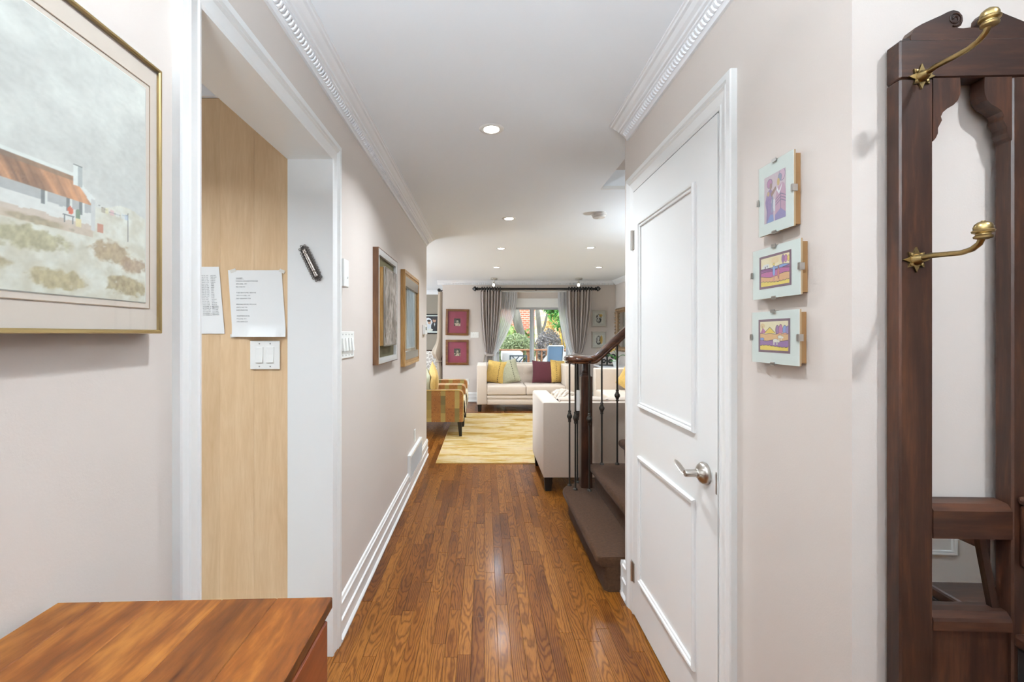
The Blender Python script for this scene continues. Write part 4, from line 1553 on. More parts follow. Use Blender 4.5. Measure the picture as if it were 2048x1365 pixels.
crest = obj('crest', MB().prism(CR + [(-a, b) for a, b in CR[::-1][1:]], 'y', FY + .004, BY - .006).xf(lambda v: (v.x + .004, v.y, v.z + 1.936)), HALLWOOD_X, ht)
for s in (-1, 1):
    sp_ = []
    for k in range(30):
        a = k / 29 * 3.6 * PI
        r = .0035 + .0105 * k / 29
        sp_.append((s * .0335 + s * r * math.cos(a) + .004, FY + .0035, 1.936 + .0395 + r * math.sin(a)))
    obj('scroll_carving', MB().tube(sp_, .0016, 6), HALLWOOD, crest, True)
# side ears of the crest and the box and seat edge at the right
obj('ear', MB().prism([(-LX - .0005, 1.93), (-LX + .03, 1.9362), (-LX + .03, 1.943), (-LX + .012, 1.941)], 'y', FY + .006, BY - .004), HALLWOOD, ht)
gb = obj('glove_box', MB().rbox(.083, .21, -.10, FY, .925, 1.045, .006, 2), HALLWOOD, ht)
obj('box_lid', MB().rbox(.078, .215, -.108, FY, 1.0455, 1.062, .007, 3), HALLWOOD_X, gb)
obj('seat_ledge', MB().rbox(.072, .24, -.16, FY, .775, .80, .006, 2), HALLWOOD_X, ht)
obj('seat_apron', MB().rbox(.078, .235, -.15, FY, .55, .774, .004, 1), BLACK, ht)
mr = obj('mirror_glass', MB().box(-OP - .01, .058, -.0075, -.0045, .832, .975), MIRROR, ht)
obj('mirror_edge', MB().prism([(.030, .975), (.042, .975), (.070, .834), (.056, .834)], 'y', -.013, -.003), HALLWOOD, mr)


def hook(cx, cz):
    pts = []
    for k in range(16):
        a = 2 * PI * k / 16
        r = (.0245, .0135, .0205, .0135)[k % 4]
        pts.append((cx + r * math.sin(a), cz + r * math.cos(a)))
    st = obj('hook_plate', MB().prism(pts, 'y', FY - .0035, FY), BRASS, ht)
    for k in range(4):
        a = PI / 4 + k * PI / 2
        obj('screw', MB().lathe([(.0032, 0), (.0028, -.002), (.001, -.0028)], (cx + .0135 * math.sin(a), FY - .0035, cz + .0135 * math.cos(a)), 'y', 10), BRASS, st, True)
    path = [(cx, FY, cz), (cx, FY - .03, cz + .003), (cx, FY - .06, cz + .0), (cx, FY - .085, cz - .002), (cx, FY - .102, cz + .001), (cx, FY - .113, cz + .008), (cx, FY - .118, cz + .018)]
    arm = obj('hook_arm', MB().tube(path, [.0056, .005, .0047, .0046, .0046, .0046, .0046], 12), BRASS, ht, True)
    obj('hook_boss', MB().lathe([(.011, 0), (.010, -.004), (.0075, -.010), (.006, -.014)], (cx, FY - .0035, cz), 'y', 16), BRASS, st, True)
    c = (cx, FY - .119, cz + .016)
    obj('hook_knob', MB().lathe([(.0062, -.002), (.0115, 0), (.012, .003), (.0095, .005), (.0095, .007), (.0135, .009), (.0142, .012), (.012, .014), (.0122, .018), (.0105, .023), (.0065, .0265), (.003, .0275), (.003, .0285), (.001, .029)], c, 'z', 22), BRASS, arm, True)


hook(-.097, 1.863)
hook(-.107, 1.512)

# ================================================================== stairs
stp = thing('staircase', 'dark brown carpeted staircase with a rounded bottom step', 'stairs', (.65, 2.33, 0))


def step_poly(x0, x1, y0, y1, r):
    pts = [(x1, y0), (x0 + .02, y0), (x0, y0 + .02)]
    for k in range(9):
        a = PI - k / 8 * PI / 2
        pts.append((x0 + r + r * math.cos(a), y1 - r + r * math.sin(a)))
    pts.append((x1, y1))
    return pts


def step(k, xn, y1, r, run=.26):
    ztop = .185 * (k + 1)
    z0 = .185 * k
    mb = MB()
    # riser body then a soft rounded nosing built from stacked outlines
    levels = [(z0, .045), (ztop - .055, .040), (ztop - .050, .012), (ztop - .038, .002), (ztop - .022, 0), (ztop - .008, .004), (ztop - .002, .012), (ztop, .022)]
    rows = []
    for z, ins in levels:
        rows.append([(a, b, z) for a, b in step_poly(xn + ins, xn + run + .06, 2.332, y1 - ins, max(.02, r - ins))])
    n = len(rows[0])
    vs = [p for row in rows for p in row]
    fs = []
    for j in range(len(rows) - 1):
        for i in range(n):
            i2 = (i + 1) % n
            fs.append((j * n + i, j * n + i2, (j + 1) * n + i2, (j + 1) * n + i))
    fs.append(tuple(range(n))[::-1])
    fs.append(tuple(range((len(rows) - 1) * n, len(rows) * n)))
    mb.add(vs, fs)
    return obj('step', mb, CARPET, stp, True, 50)


step(0, .592, 3.52, .20, .30)
for k in range(1, 8):
    step(k, .798 + (k - 1) * .228, 3.415, .05)
obj('stringer', MB().prism([(.85, .0), (2.6, 0), (2.6, 1.3), (2.36, 1.25), (.85, .05)], 'y', 3.36, 3.40), M('stringer_white', S(226, 222, 216), .4), stp)

rl = thing('stair_railing', 'dark wood handrail on iron balusters and a fluted newel post', 'railing', (.785, 3.41, .185))
NX, NY, hwn = .785, 3.415, .043
nb = obj('newel_post', MB().rbox(NX - hwn, NX + hwn, NY - hwn, NY + hwn, .180, 1.043, .006, 2), NEWEL, rl)
obj('newel_neck', MB().lathe([(.040, 1.043), (.036, 1.050), (.030, 1.052), (.032, 1.058), (.032, 1.064), (.027, 1.067), (.030, 1.073), (.026, 1.078), (.0235, 1.090), (.0225, 1.142)], (NX, NY, 0), 'z', 20), NEWEL, nb, True)
for k in range(4):
    xx = NX - .026 + k * .0173
    obj('flute', MB().rbox(xx - .003, xx + .003, NY - hwn - .0015, NY - hwn + .001, .62, 1.01, .001, 1), NEWEL, nb)
# volute
prof = [(.02, 1.140), (.092, 1.140), (.103, 1.144), (.106, 1.151), (.102, 1.157), (.108, 1.160), (.116, 1.168), (.117, 1.180), (.112, 1.192), (.098, 1.201), (.070, 1.205), (.02, 1.206)]
vol = obj('volute', MB().lathe(prof, (.731, 3.41, 0), 'z', 44), RAILW, rl, True)
# sloping rail
sec = [(-.022, -.032), (.022, -.032), (.026, -.026), (.026, -.018), (.022, -.012), (.028, -.008), (.031, .004), (.029, .018), (.020, .029), (0, .033), (-.020, .029), (-.029, .018), (-.031, .004), (-.028, -.008), (-.022, -.012), (-.026, -.018), (-.026, -.026)]
path = [(.76, 1.172), (.825, 1.172), (.842, 1.176), (.860, 1.190), (1.06, 1.372), (1.5, 1.772), (2.0, 2.226)]
vs, fs = [], []
ns = len(sec)
for j, (px, pz) in enumerate(path):
    a = path[max(0, j - 1)]; b = path[min(len(path) - 1, j + 1)]
    tx, tz = b[0] - a[0], b[1] - a[1]
    l = math.hypot(tx, tz)
    nx_, nz_ = -tz / l, tx / l
    for (u, w) in sec:
        vs.append((px + nx_ * w, 3.365 + u, pz + nz_ * w))
for j in range(len(path) - 1):
    for i in range(ns):
        i2 = (i + 1) % ns
        fs.append((j * ns + i, j * ns + i2, (j + 1) * ns + i2, (j + 1) * ns + i))
fs += [tuple(range(ns))[::-1], tuple(range((len(path) - 1) * ns, len(path) * ns))]
obj('handrail', MB().add(vs, fs), RAILW, rl, True, 35)


def baluster(x, y, zb, zc, zt):
    o = obj('baluster', MB().rbox(x - .006, x + .006, y - .006, y + .006, zb, zt, .0015, 1), IRON, rl)
    obj('collar', MB().lathe([(.009, -.045), (.012, -.041), (.012, -.034), (.009, -.031), (.013, -.024), (.013, -.018), (.017, -.014), (.021, -.004), (.021, .004), (.017, .014), (.013, .018), (.013, .024), (.009, .031), (.012, .034), (.012, .041), (.009, .045)], (x, y, zc), 'z', 14), IRON, o, True)
    obj('shoe', MB().lathe([(.017, 0), (.017, .006), (.013, .012), (.009, .015)], (x, y, zb), 'z', 14), IRON, o, True)


baluster(.663, 3.43, .185, .727, 1.141)
baluster(.74, 3.50, .185, .73, 1.141)
baluster(.69, 3.34, .185, .732, 1.141)
baluster(.79, 3.315, .185, .727, 1.141)
baluster(.897, 3.365, .37, .800, 1.19)
baluster(1.015, 3.365, .37, .898, 1.30)
for k in range(2, 6):
    for e in (.0, .118):
        xx = .897 + (k - 1) * .228 + e
        baluster(xx, 3.365, .185 * (k + 1), .80 + (xx - .897) * .83, 1.19 + (xx - .897) * .91)
o = obj('gate_catch', MB().rbox(.6962, .722, 3.330, 3.350, .785, .942, .003, 2), PLASTIC)
tag(o, 'slim upright white strip clipped beside an iron baluster', 'gate catch')
# ================================================================== living room
rug = thing('area_rug', 'large gold and cream abstract rug under the armchairs and sofas', 'rug', (.70, 6.09, 0))
obj('pile', MB().rbox(-.51, 1.80, 4.64, 7.53, .0005, .010, .003, 1), RUG, rug)
obj('edge_binding', MB().rect_sweep([(0, 0), (.004, 0), (.004, .009), (0, .009)], -.51, 1.80, 4.64, 7.53).xf(lambda v: (v.x, v.z, v.y)), YELLOWC, rug)


def tapered_leg(x, y, z1, r0, r1, m, parent, lean=(0, 0)):
    vs = []
    for r, z, (lx, ly) in ((r1, 0, lean), (r0, z1, (0, 0))):
        vs += [(x + lx - r, y + ly - r, z), (x + lx + r, y + ly - r, z), (x + lx + r, y + ly + r, z), (x + lx - r, y + ly + r, z)]
    mb = MB().add(vs, [(3, 2, 1, 0), (4, 5, 6, 7)] + [(k, (k + 1) % 4, 4 + (k + 1) % 4, 4 + k) for k in range(4)])
    return obj('leg', mb, m, parent)


def sofa(name, label, W, D, H, arm, ncush, loc, rotz, group, bulge=.0):
    """boxy tufted sofa; local front at y = 0 facing -y, x from 0 to W"""
    t = thing(name, label, 'sofa', loc, rotz, group, local=True)
    for x0 in (0, W - arm):
        obj('arm', MB().rbox(x0, x0 + arm, 0, D, .125, H, .018, 3), LINEN, t, True)
    obj('back_frame', MB().rbox(arm, W - arm, D - .13, D, .125, H - .002, .016, 3), LINEN, t, True)
    obj('back_panel', MB().rbox(0.002, W - .002, D - .006, D + .008, .127, H - .001, .006, 2), LINEN, t, True)
    obj('base', MB().rbox(arm, W - arm, .015, D - .13, .125, .222, .012, 2), LINEN, t, True)
    obj('front_band', MB().rbox(arm, W - arm, .010, D - .13, .224, .288, .014, 2), LINEN, t, True)
    w = (W - 2 * arm) / ncush
    for k in range(ncush):
        mb = MB().rbox(arm + k * w + .002, arm + (k + 1) * w - .002, .0, D - .13 - .13, .290, .455, .028, 4)
        mb.xf(lambda v: (v.x, v.y, v.z + (.012 * math.sin(max(0, min(1, (v.x - arm - k * w) / w)) * PI) if v.z > .4 else 0)))
        obj('seat_cushion', mb, LINEN, t, True)
    # tufted inner back

    def tb(u, v):
        x = arm + u * (W - 2 * arm)
        zz = .42 + v * (H + bulge - .42)
        top = max(0, v - .86) / .14
        q = (math.sin(u * ncush * 3 * PI)) ** 2 * (math.sin(v * 2.2 * PI)) ** 2
        y = D - .13 - .105 - .018 * q + .105 * top ** 2.2
        zt = zz - (.02 * top ** 3) + bulge * .25 * math.sin(u * ncush * 3 * PI) * (v > .8) * .3
        return (x, y, zt)
    mb = MB().grid(40, 18, tb)
    mb.grid(1, 1, lambda u, v: (arm + u * (W - 2 * arm), D - .13 + .06 * (1 if bulge else 0) - .002, .42 + v * (H + bulge - .44)))
    obj('tufted_back', mb, LINEN, t, True, 60)
    for k in range(ncush * 3 - 1):
        u = (k + 1) / (ncush * 3)
        obj('button', MB().lathe([(.010, 0), (.008, -.004), (.003, -.006)], (arm + u * (W - 2 * arm), D - .236, .615), 'y', 12), LINEN, t, True)
    if bulge:
        def roll(u, v):
            a = v * 2 * PI
            w_ = .62 + .38 * abs(math.sin(u * 3 * PI)) ** .35
            return (arm + u * (W - 2 * arm), D - .175 + .085 * math.cos(a), H - .03 + (.030 + bulge) * w_ * math.sin(a))
        obj('back_roll', MB().grid(48, 14, roll), LINEN, t, True, 80)
    for (x, y) in ((.05, .05), (W - .05, .05), (.05, D - .05), (W - .05, D - .05)):
        tapered_leg(x, y, .125, .036, .026, BLACKLEG, t)
    return t


SG = 'cream boxy tufted sofas'
sofa('loveseat', 'cream tufted loveseat with four cushions under the patio window', 1.73, .84, .815, .175, 2, (-.135, 7.70, 0), 0, SG)
sofa('sofa', 'cream sofa seen from behind with a knitted throw, nearest to the stairs', 1.62, .83, .775, .155, 2, (.505 + 1.62, 4.63, .002), PI, SG, bulge=.03)
sofa('sofa', 'cream sofa at the right wall before the marble topped console', 1.95, .80, .80, .16, 2, (1.82, 7.38, 0), -PI / 2, SG)


def pillow(name, label, c, w, h, t, m, rx=0, ry=0, rz=0, stitch=None, group=None):
    """plump square cushion; local x, z plane facing -y, rotated by rx, ry, rz about its centre"""
    o = thing(name, label, 'cushion', c, 0, group, local=True)
    o.rotation_euler = (rx, ry, rz)
    n = 14

    def face(sg):
        def f(u, v):
            a, b = u * 2 - 1, v * 2 - 1
            k = (1 - abs(a) ** 2.6) * (1 - abs(b) ** 2.6)
            pin = 1 - .07 * (1 - abs(b) ** 1.5) * 0 - .06 * (1 - a * a) * (abs(b) ** 4) 
            pin2 = 1 - .06 * (1 - b * b) * (abs(a) ** 4)
            return (a * w / 2 * pin2, sg * (t / 2) * max(0, k) ** .55, b * h / 2 * pin)
        return f
    mb = MB().grid(n, n, face(-1)).grid(n, n, face(1))
    obj('cover', mb, m, o, True, 80)
    if stitch is not None:
        for k in range(11):
            v = .08 + .84 * k / 10
            p_ = face(-1)(stitch, v)
            obj('stitch', MB().rbox(p_[0] - .006, p_[0] + .006, p_[1] - .003, p_[1] + .002, p_[2] - .008, p_[2] + .008, .002, 1), THREAD, o)
    return o


CG = 'cushions on the cream loveseat'
pillow('cushion', 'mustard cushion against the left arm of the loveseat', (.205, 8.17, .662), .36, .42, .13, YELLOWC, -.22, .12, -.35, .72, CG)
pillow('cushion', 'sage green cushion with a dark stitched line on the loveseat', (.455, 8.16, .668), .36, .44, .13, SAGE, -.25, -.22, .1, .68, CG)
pillow('cushion', 'burgundy cushion on the loveseat', (1.10, 8.17, .66), .44, .42, .14, BURG, -.22, .05, .1, None, CG)
pillow('cushion', 'mustard cushion against the right arm of the loveseat', (1.375, 8.20, .668), .36, .43, .13, YELLOWC, -.22, .10, .55, .25, CG)
pillow('cushion', 'mustard cushion on the sofa at the right wall', (2.34, 7.02, .65), .42, .42, .14, YELLOWC, -.1, .5, -.9, None)

# chunky knitted throw on the near sofa
kt = thing('knitted_throw', 'chunky cream knitted throw heaped on the near sofa', 'throw', (.76, 4.22, .72))
rk = random.Random(4)
for row in range(6):
    pts, pts2 = [], []
    y0 = 4.10 + row * .045
    zc_ = .765 + .05 * math.sin((row + .6) / 6 * PI)
    for k in range(26):
        u = k / 25
        x = .655 + u * .27
        h = zc_ - .06 * (u - .35) ** 2 * 4 - (.04 if u > .9 else 0)
        ph = u * 6 * 2 * PI / 2 + row * 1.1
        pts.append((x, y0 + .022 * math.sin(ph), h + .016 * math.cos(ph)))
        pts2.append((x, y0 - .022 * math.sin(ph), h - .016 * math.cos(ph)))
    obj('braid', MB().tube(pts, .017, 7), CREAMKNIT, kt, True)
    obj('braid', MB().tube(pts2, .017, 7), CREAMKNIT, kt, True)


# ---- amber armchairs, facing right (+x); local frame = world offset
def armchair(label, y0, group):
    Wd, D = .70, .78
    xf_ = -.28
    t = thing('armchair', label, 'armchair', (xf_ - D / 2, y0 + Wd / 2, 0), 0, group)
    zb, za = .205, .625

    def armp(yA, yB):
        out = [(xf_ - D, zb), (xf_ - .012, zb), (xf_, zb + .01), (xf_, za - .06), (xf_ - .008, za - .028), (xf_ - .03, za - .008), (xf_ - .06, za), (xf_ - D, za)]
        bm_ = MB().prism(out, 'y', yA, yB)
        return obj('arm', bm_, PATCH, t)
    for (a, b) in ((y0, y0 + .115), (y0 + Wd - .115, y0 + Wd)):
        armp(a, b)
        yo = a if a == y0 else b
        obj('arm_piping', MB().tube([(xf_ - D, yo, za - .004), (xf_ - .06, yo, za - .002), (xf_ - .03, yo, za - .010), (xf_ - .008, yo, za - .03), (xf_ - .001, yo, za - .06), (xf_ - .001, yo, zb + .01)], .005, 6), YELLOWC, t, True)
    obj('back', MB().rbox(xf_ - D, xf_ - D + .16, y0 + .115, y0 + Wd - .115, zb, .80, .03, 3), PATCH, t, True)
    obj('seat_base', MB().rbox(xf_ - D + .16, xf_ - .02, y0 + .116, y0 + Wd - .116, zb, .30, .01, 2), SEATCREAM, t)

    def sc_(u, v):
        a = v * PI
        return (xf_ + .03 * math.sin(a) - .01, y0 + .117 + u * (Wd - .234), zb + .02 + .27 * (1 - math.cos(a)) / 2)
    obj('seat_front', MB().grid(10, 12, sc_).grid(1, 1, lambda u, v: (xf_ - .02, y0 + .117 + u * (Wd - .234), zb + .02 + v * .27)), SEATCREAM, t, True)
    obj('seat_cushion', MB().rbox(xf_ - D + .16, xf_ + .005, y0 + .117, y0 + Wd - .117, .302, .455, .04, 3), SEATCREAM, t, True)
    for (x, y, lx) in ((xf_ - .05, y0 + .05, .012), (xf_ - .05, y0 + Wd - .05, .012), (xf_ - D + .05, y0 + .05, -.02), (xf_ - D + .05, y0 + Wd - .05, -.02)):
        tapered_leg(x, y, .205, .030, .018, BLACKLEG, t, (lx, 0)).location.z = .010 if x > -.5 else 0
    return t


AG = 'amber tapestry armchairs'
armchair('amber tapestry armchair nearest the hall, with cushions', 5.80, AG)
armchair('amber tapestry armchair standing behind the nearer one', 6.515, AG)
pillow('cushion', 'mustard cushion leaning in the amber armchair', (-.70, 6.02, .70), .40, .46, .13, YELLOWC, 0, 0, PI / 2 - .35, None).rotation_euler = (.0, -.42, PI / 2 + .25)
pillow('cushion', 'sage cushion behind the mustard one in the amber armchair', (-.80, 6.10, .67), .42, .42, .12, SAGE, 0, 0, PI / 2, None).rotation_euler = (.0, -.30, PI / 2 + .3)


# ---- curtains at the patio window
def curtain(name, label, m, top, tie, bot, nf, amp, y, ztop, ztie, group, pw=.6, zb=.03, depth_off=0):
    """gathered cloth: x-intervals at heading, tie-back and hem"""
    t = thing(name, label, 'curtain', ((top[0] + top[1]) / 2, y, zb), 0, group)

    def f(u, v):
        z = ztop + (zb - ztop) * v
        if z > ztie:
            k = (ztop - z) / (ztop - ztie)
            ka = k ** 2.2
            kb = k ** pw if isinstance(pw, float) else k ** 2.0
            x0 = top[0] + (tie[0] - top[0]) * ka
            x1 = top[1] + (tie[1] - top[1]) * (k ** 1.9)
        else:
            k = (ztie - z) / (ztie - zb)
            ks = k * k * (3 - 2 * k)
            x0 = tie[0] + (bot[0] - tie[0]) * ks
            x1 = tie[1] + (bot[1] - tie[1]) * ks
        q = 1 - .72 * math.exp(-((z - ztie) / .16) ** 2)
        ph = u * nf * 2 * PI + .5 * math.sin(u * 17)
        return (x0 + (x1 - x0) * u + .25 * amp * q * math.cos(ph * 1.0 + 1.2), y + depth_off + amp * q * math.sin(ph) * (1 + .3 * math.sin(u * 23)), z)
    mb = MB().grid(nf * 9, 46, f)
    obj('cloth', mb, m, t, True, 85)
    return t


def XW(px, d=8.75):
    return (px - 969) * d / F


DG, SHG = 'taupe patio curtains', 'white sheer curtains'
c1 = curtain('curtain', 'taupe curtain tied back on the left of the patio door', DRAPEC, (XW(961), XW(1003)), (XW(972), XW(986)), (XW(966), XW(988)), 7, .042, 8.75, 2.235, .95, DG)
c2 = curtain('curtain', 'taupe curtain gathered on the right of the patio door', DRAPEC, (XW(1134), XW(1183)), (XW(1148), XW(1163)), (XW(1144), XW(1168)), 8, .042, 8.75, 2.235, .93, DG)
s1 = curtain('sheer_curtain', 'white sheer curtain swept back on the left of the patio door', SHEER, (XW(999), XW(1035)), (XW(975), XW(991)), (XW(972), XW(990)), 8, .030, 8.81, 2.205, .95, SHG)
s2 = curtain('sheer_curtain', 'white sheer curtain on the right of the patio door', SHEER, (XW(1117), XW(1140)), (XW(1140), XW(1160)), (XW(1146), XW(1180)), 6, .028, 8.81, 2.205, .93, SHG)
for c_, xa, xb in ((c1, 970, 988), (c2, 1146, 1165)):
    obj('tie_band', MB().tube([(XW(xa), 8.80, 1.0), (XW(xa) + .02, 8.70, .965), (XW((xa + xb) / 2), 8.695, .945), (XW(xb), 8.73, .95), (XW(xb) - .02, 8.80, .97)], .014, 6, flat=2.0), DRAPE, c_, True)
obj('tassel_cord', MB().tube([(XW(972), 8.84, 1.02), (XW(968), 8.80, .86), (XW(966), 8.79, .70)], .012, 6), DRAPE2, c1, True)
cr_ = thing('curtain_rod', 'black curtain rod with rings and pointed finials over the patio door', 'curtain rod', (1.03, 8.75, 2.265))
ZR = 2.265
obj('rod', MB().tube([(XW(956), 8.75, ZR), (XW(1190), 8.75, ZR)], 0.021, 14), BLACK, cr_, True)
for s, px in ((-1, 956), (1, 1190)):
    obj('finial', MB().lathe([(.022, 0), (.040, s * .010), (.032, s * .020), (.020, s * .028), (.044, s * .042), (.054, s * .058), (.042, s * .078), (.020, s * .10), (.004, s * .115)], (XW(px), 8.75, ZR), 'x', 14), BLACK, cr_, True)
for px in [964 + k * 5.2 for k in range(8)] + [1138 + k * 5.6 for k in range(9)]:
    ring = [(XW(px), 8.75 + .042 * math.cos(a), ZR - .010 + .042 * math.sin(a)) for a in [2 * PI * k / 12 for k in range(12)]]
    obj('ring', MB().tube(ring, .012, 6, True), BLACK, cr_, True)
for px in (958, 1072, 1188):
    obj('bracket', MB().tube([(XW(px), 8.88, ZR + .03), (XW(px), 8.80, ZR + .01), (XW(px), 8.75, ZR - .03)], .010, 8), BLACK, cr_, True)
o = obj('sheer_rod', MB().tube([(XW(996), 8.82, 2.212), (XW(1144), 8.82, 2.212)], .011, 10), PLASTIC, None, True)
tag(o, 'thin white rod for the sheers below the black curtain rod', 'curtain rod')

# ---- far wall pictures and plates
MG, WG = 'maroon matted pictures on the far wall', 'cream framed sketches on the far wall'


def far_pic(label, px0, px1, py0, py1, fw, fm, mm, art, am, group, roll=0):
    a, b = at(px0, py0, YFAR), at(px1, py1, YFAR)
    w, h = b.x - a.x, a.z - b.z
    p_ = picture('framed_picture', label, 'picture', ((a.x + b.x) / 2, YFAR, (a.z + b.z) / 2), 0, w, h, .03, fw, fm, mm, (art[0] * w, art[1] * w, art[2] * h, art[3] * h), am, group, glazed=True)
    p_.rotation_euler = (0, roll, 0)
    return p_


def far_photo(seed):
    def f(u, v):
        n = fbm(u * 6, v * 7, seed)
        c = Canvas(u, v, (62, 56, 52))
        c.put(n > .55, (96, 88, 80))
        c.ell(.52, .55, .22, .22, (150, 140, 128)); c.ell(.56, .66, .10, .11, (196, 180, 162))
        c.put((v < .3 + .12 * n) & (n > .42), (212, 190, 170))
        return c.c
    return f


for (lab, y0, y1, sd, rl_) in (('maroon matted portrait in a walnut frame, upper of the pair', 619, 671, 3, .022), ('maroon matted portrait in a walnut frame, lower of the pair', 680, 730, 6, 0)):
    a, b = at(891.5, y0, YFAR), at(937.5, y1, YFAR)
    w, h = b.x - a.x, a.z - b.z
    p_ = picture('framed_picture', lab, 'picture', ((a.x + b.x) / 2, YFAR, (a.z + b.z) / 2), 0, w, h, .035, .045, FRAMEW, MATMAROON, (-.065, .065, -.075, .075), None, MG, paint=far_photo(sd), res=(40, 46))
    p_.rotation_euler = (0, rl_, 0)


def sketch(seed, gold):
    def f(u, v):
        n = fbm(u * 5, v * 6, seed)
        c = Canvas(u, v, (226, 222, 214))
        m = ((u - .48) / .34) ** 2 + ((v - .48) / .46) ** 2 < 1
        c.put(m & (n > .52), (74, 72, 74)); c.put(m & (n < .40), (150, 146, 144))
        c.ell(.46, .62, .10, .20, (234, 232, 228)); c.ell(.44, .30, .16, .14, (214, 210, 204))
        c.ell(gold[0], gold[1], gold[2], gold[3], (212, 166, 74), .85)
        c.put(m & (np.abs(n - .5) < .02), (40, 38, 40))
        return c.c
    return f


for (lab, y0, y1, sd, g_) in (('ink and ochre sketch in a cream frame, upper of the pair', 620, 654, 8, (.72, .78, .20, .14)), ('ink and ochre sketch in a cream frame, lower of the pair', 663, 697, 15, (.80, .52, .15, .42))):
    a, b = at(1183, y0, YFAR), at(1212, y1, YFAR)
    w, h = b.x - a.x, a.z - b.z
    picture('framed_picture', lab, 'picture', ((a.x + b.x) / 2, YFAR, (a.z + b.z) / 2), 0, w, h, .03, .022, M('cream_frame', S(188, 180, 168), .5), M('cream_mat', S(212, 208, 200), .8), (-.085, .085, -.105, .10), None, WG, paint=sketch(sd, g_), res=(44, 52))

plate('light_switch', 'white triple switch plate on the far wall beside the maroon pictures', at(949.5, 670.5, YFAR), 0, .168, .118, 3)
t = thing('wall_outlet', 'white outlet plate low on the far wall behind the armchairs', 'outlet', at(934.5, 764, YFAR), local=True)
obj('cover_plate', MB().rbox(-.037, .037, -.006, 0, -.058, .058, .003, 2), PLASTIC, t)
for s in (-1, 1):
    obj('socket', MB().rbox(-.017, .017, -.0085, -.005, s * .027 - .014, s * .027 + .014, .003, 1), PLASTIC, t)
o = obj('floor_register', MB().rbox(-.32, -.16, 8.70, 8.80, .0005, .010, .002, 1), wood('register_wood', S(70, 40, 24), S(96, 58, 36), S(120, 76, 50)))
tag(o, 'flat brown floor register at the foot of the far wall', 'vent')

# ---- console, orchid, mirror on the right wall
cs = thing('console_table', 'dark wood console with a white marble top in the far right corner', 'console', (2.34, 7.95, 0))
obj('marble_top', MB().rbox(2.08, 2.635, 7.50, 8.40, .755, .782, .005, 2), MARBLE, cs)
obj('cabinet_body', MB().box(2.11, 2.63, 7.53, 8.37, .10, .754), CONSOLE, cs)
for k in range(3):
    y_ = 7.54 + k * .277
    d_ = obj('door_panel', MB().rbox(2.098, 2.1095, y_, y_ + .27, .14, .73, .003, 1), CONSOLE, cs)
    obj('knob', MB().lathe([(.006, 0), (.012, -.012), (.004, -.02)], (2.098, y_ + .24, .45), 'x', 12), BRASS, d_, True)
for (x, y) in ((2.11, 7.53), (2.57, 7.53), (2.11, 8.31), (2.57, 8.31)):
    obj('leg', MB().box(x, x + .06, y, y + .06, 0, .10), CONSOLE, cs)
for k in range(7):
    obj('turned_bead', MB().lathe([(.008, -.03), (.024, -.012), (.024, .012), (.008, .03)], (2.098, 7.515, .20 + k * .08), 'z', 12), CONSOLE, cs, True)
orc = thing('potted_orchid', 'white potted plant with broad green leaves on the console', 'plant', (2.345, 7.85, .782))
obj('pot', MB().lathe([(.040, 0), (.058, .10), (.060, .125), (.054, .125), (.05, .10)], (2.345, 7.85, .782), 'z', 20), PLASTIC, orc, True)
LEAF = M('leaf_green', S(72, 132, 50), .35, vary=.25, vscale=20)


def leaf(a, ln, wd, rise, base):
    def f(u, v):
        w = wd * math.sin(PI * min(1, u * .92 + .06)) * (v - .5)
        r = u * ln
        z = rise * math.sin(u * 2.2) - abs(v - .5) * -.02
        return (base[0] + math.cos(a) * r - math.sin(a) * w, base[1] + math.sin(a) * r + math.cos(a) * w, base[2] + z)
    mb = MB().grid(10, 4, f)
    mb.add([(x, y, z - .003) for x, y, z in mb.v], mb.f[:])
    return mb


for (a, ln, wd, rs) in ((PI, .19, .11, .10), (PI + .7, .18, .10, -.02), (PI - .8, .16, .09, .07), (-.4, .17, .09, .09), (.9, .15, .08, .06)):
    obj('leaf', leaf(a, ln, wd, rs, (2.345, 7.85, .90)), LEAF, orc, True)
obj('flower_stem', MB().tube([(2.35, 7.85, .90), (2.34, 7.84, 1.02), (2.28, 7.82, 1.09), (2.23, 7.8, 1.07)], .004, 6), LEAF, orc, True)
for p_ in ((2.24, 7.80, 1.065), (2.27, 7.82, 1.085), (2.30, 7.83, 1.09)):
    obj('blossom', MB().lathe([(.006, -.012), (.024, -.002), (.018, .008), (.004, .012)], p_, 'y', 6), YELLOWC, orc, True)
sc_i = thing('iron_ornament', 'black scrolled iron ornament on the console behind the plant', 'ornament', (2.26, 8.15, .782))
for k, (cx, cz, r) in enumerate(((2.16, .95, .045), (2.27, .98, .055), (2.38, .95, .045), (2.21, .86, .04), (2.33, .86, .04))):
    pts = [(cx + r * (1 - .025 * j) * math.cos(j * .5), 8.15, cz + r * (1 - .025 * j) * math.sin(j * .5)) for j in range(26)]
    obj('scroll', MB().tube(pts, .010, 6), BLACK, sc_i, True)
obj('foot', MB().rbox(2.12, 2.42, 8.12, 8.18, .7825, .80, .004, 1), BLACK, sc_i)
obj('upright', MB().box(2.255, 2.285, 8.14, 8.16, .80, 1.02), BLACK, sc_i)
mi = thing('ornate_mirror', 'carved gilt framed mirror on the right living room wall', 'mirror', (XRR, 8.17, 1.45), -PI / 2, local=True)
obj('mirror_glass', MB().box(-.48, .48, -.016, -.012, -.33, .33), MIRROR, mi)
ORN = M('antique_gilt', S(150, 122, 92), .5, .3, bump=.6, bscale=60, vary=.35, vscale=40)
obj('frame', MB().rect_sweep([(0, -.014), (0, -.03), (.03, -.05), (.06, -.045), (.09, -.03), (.09, 0), (0, 0)], -.48, .48, -.33, .33), ORN, mi)
rk = random.Random(9)
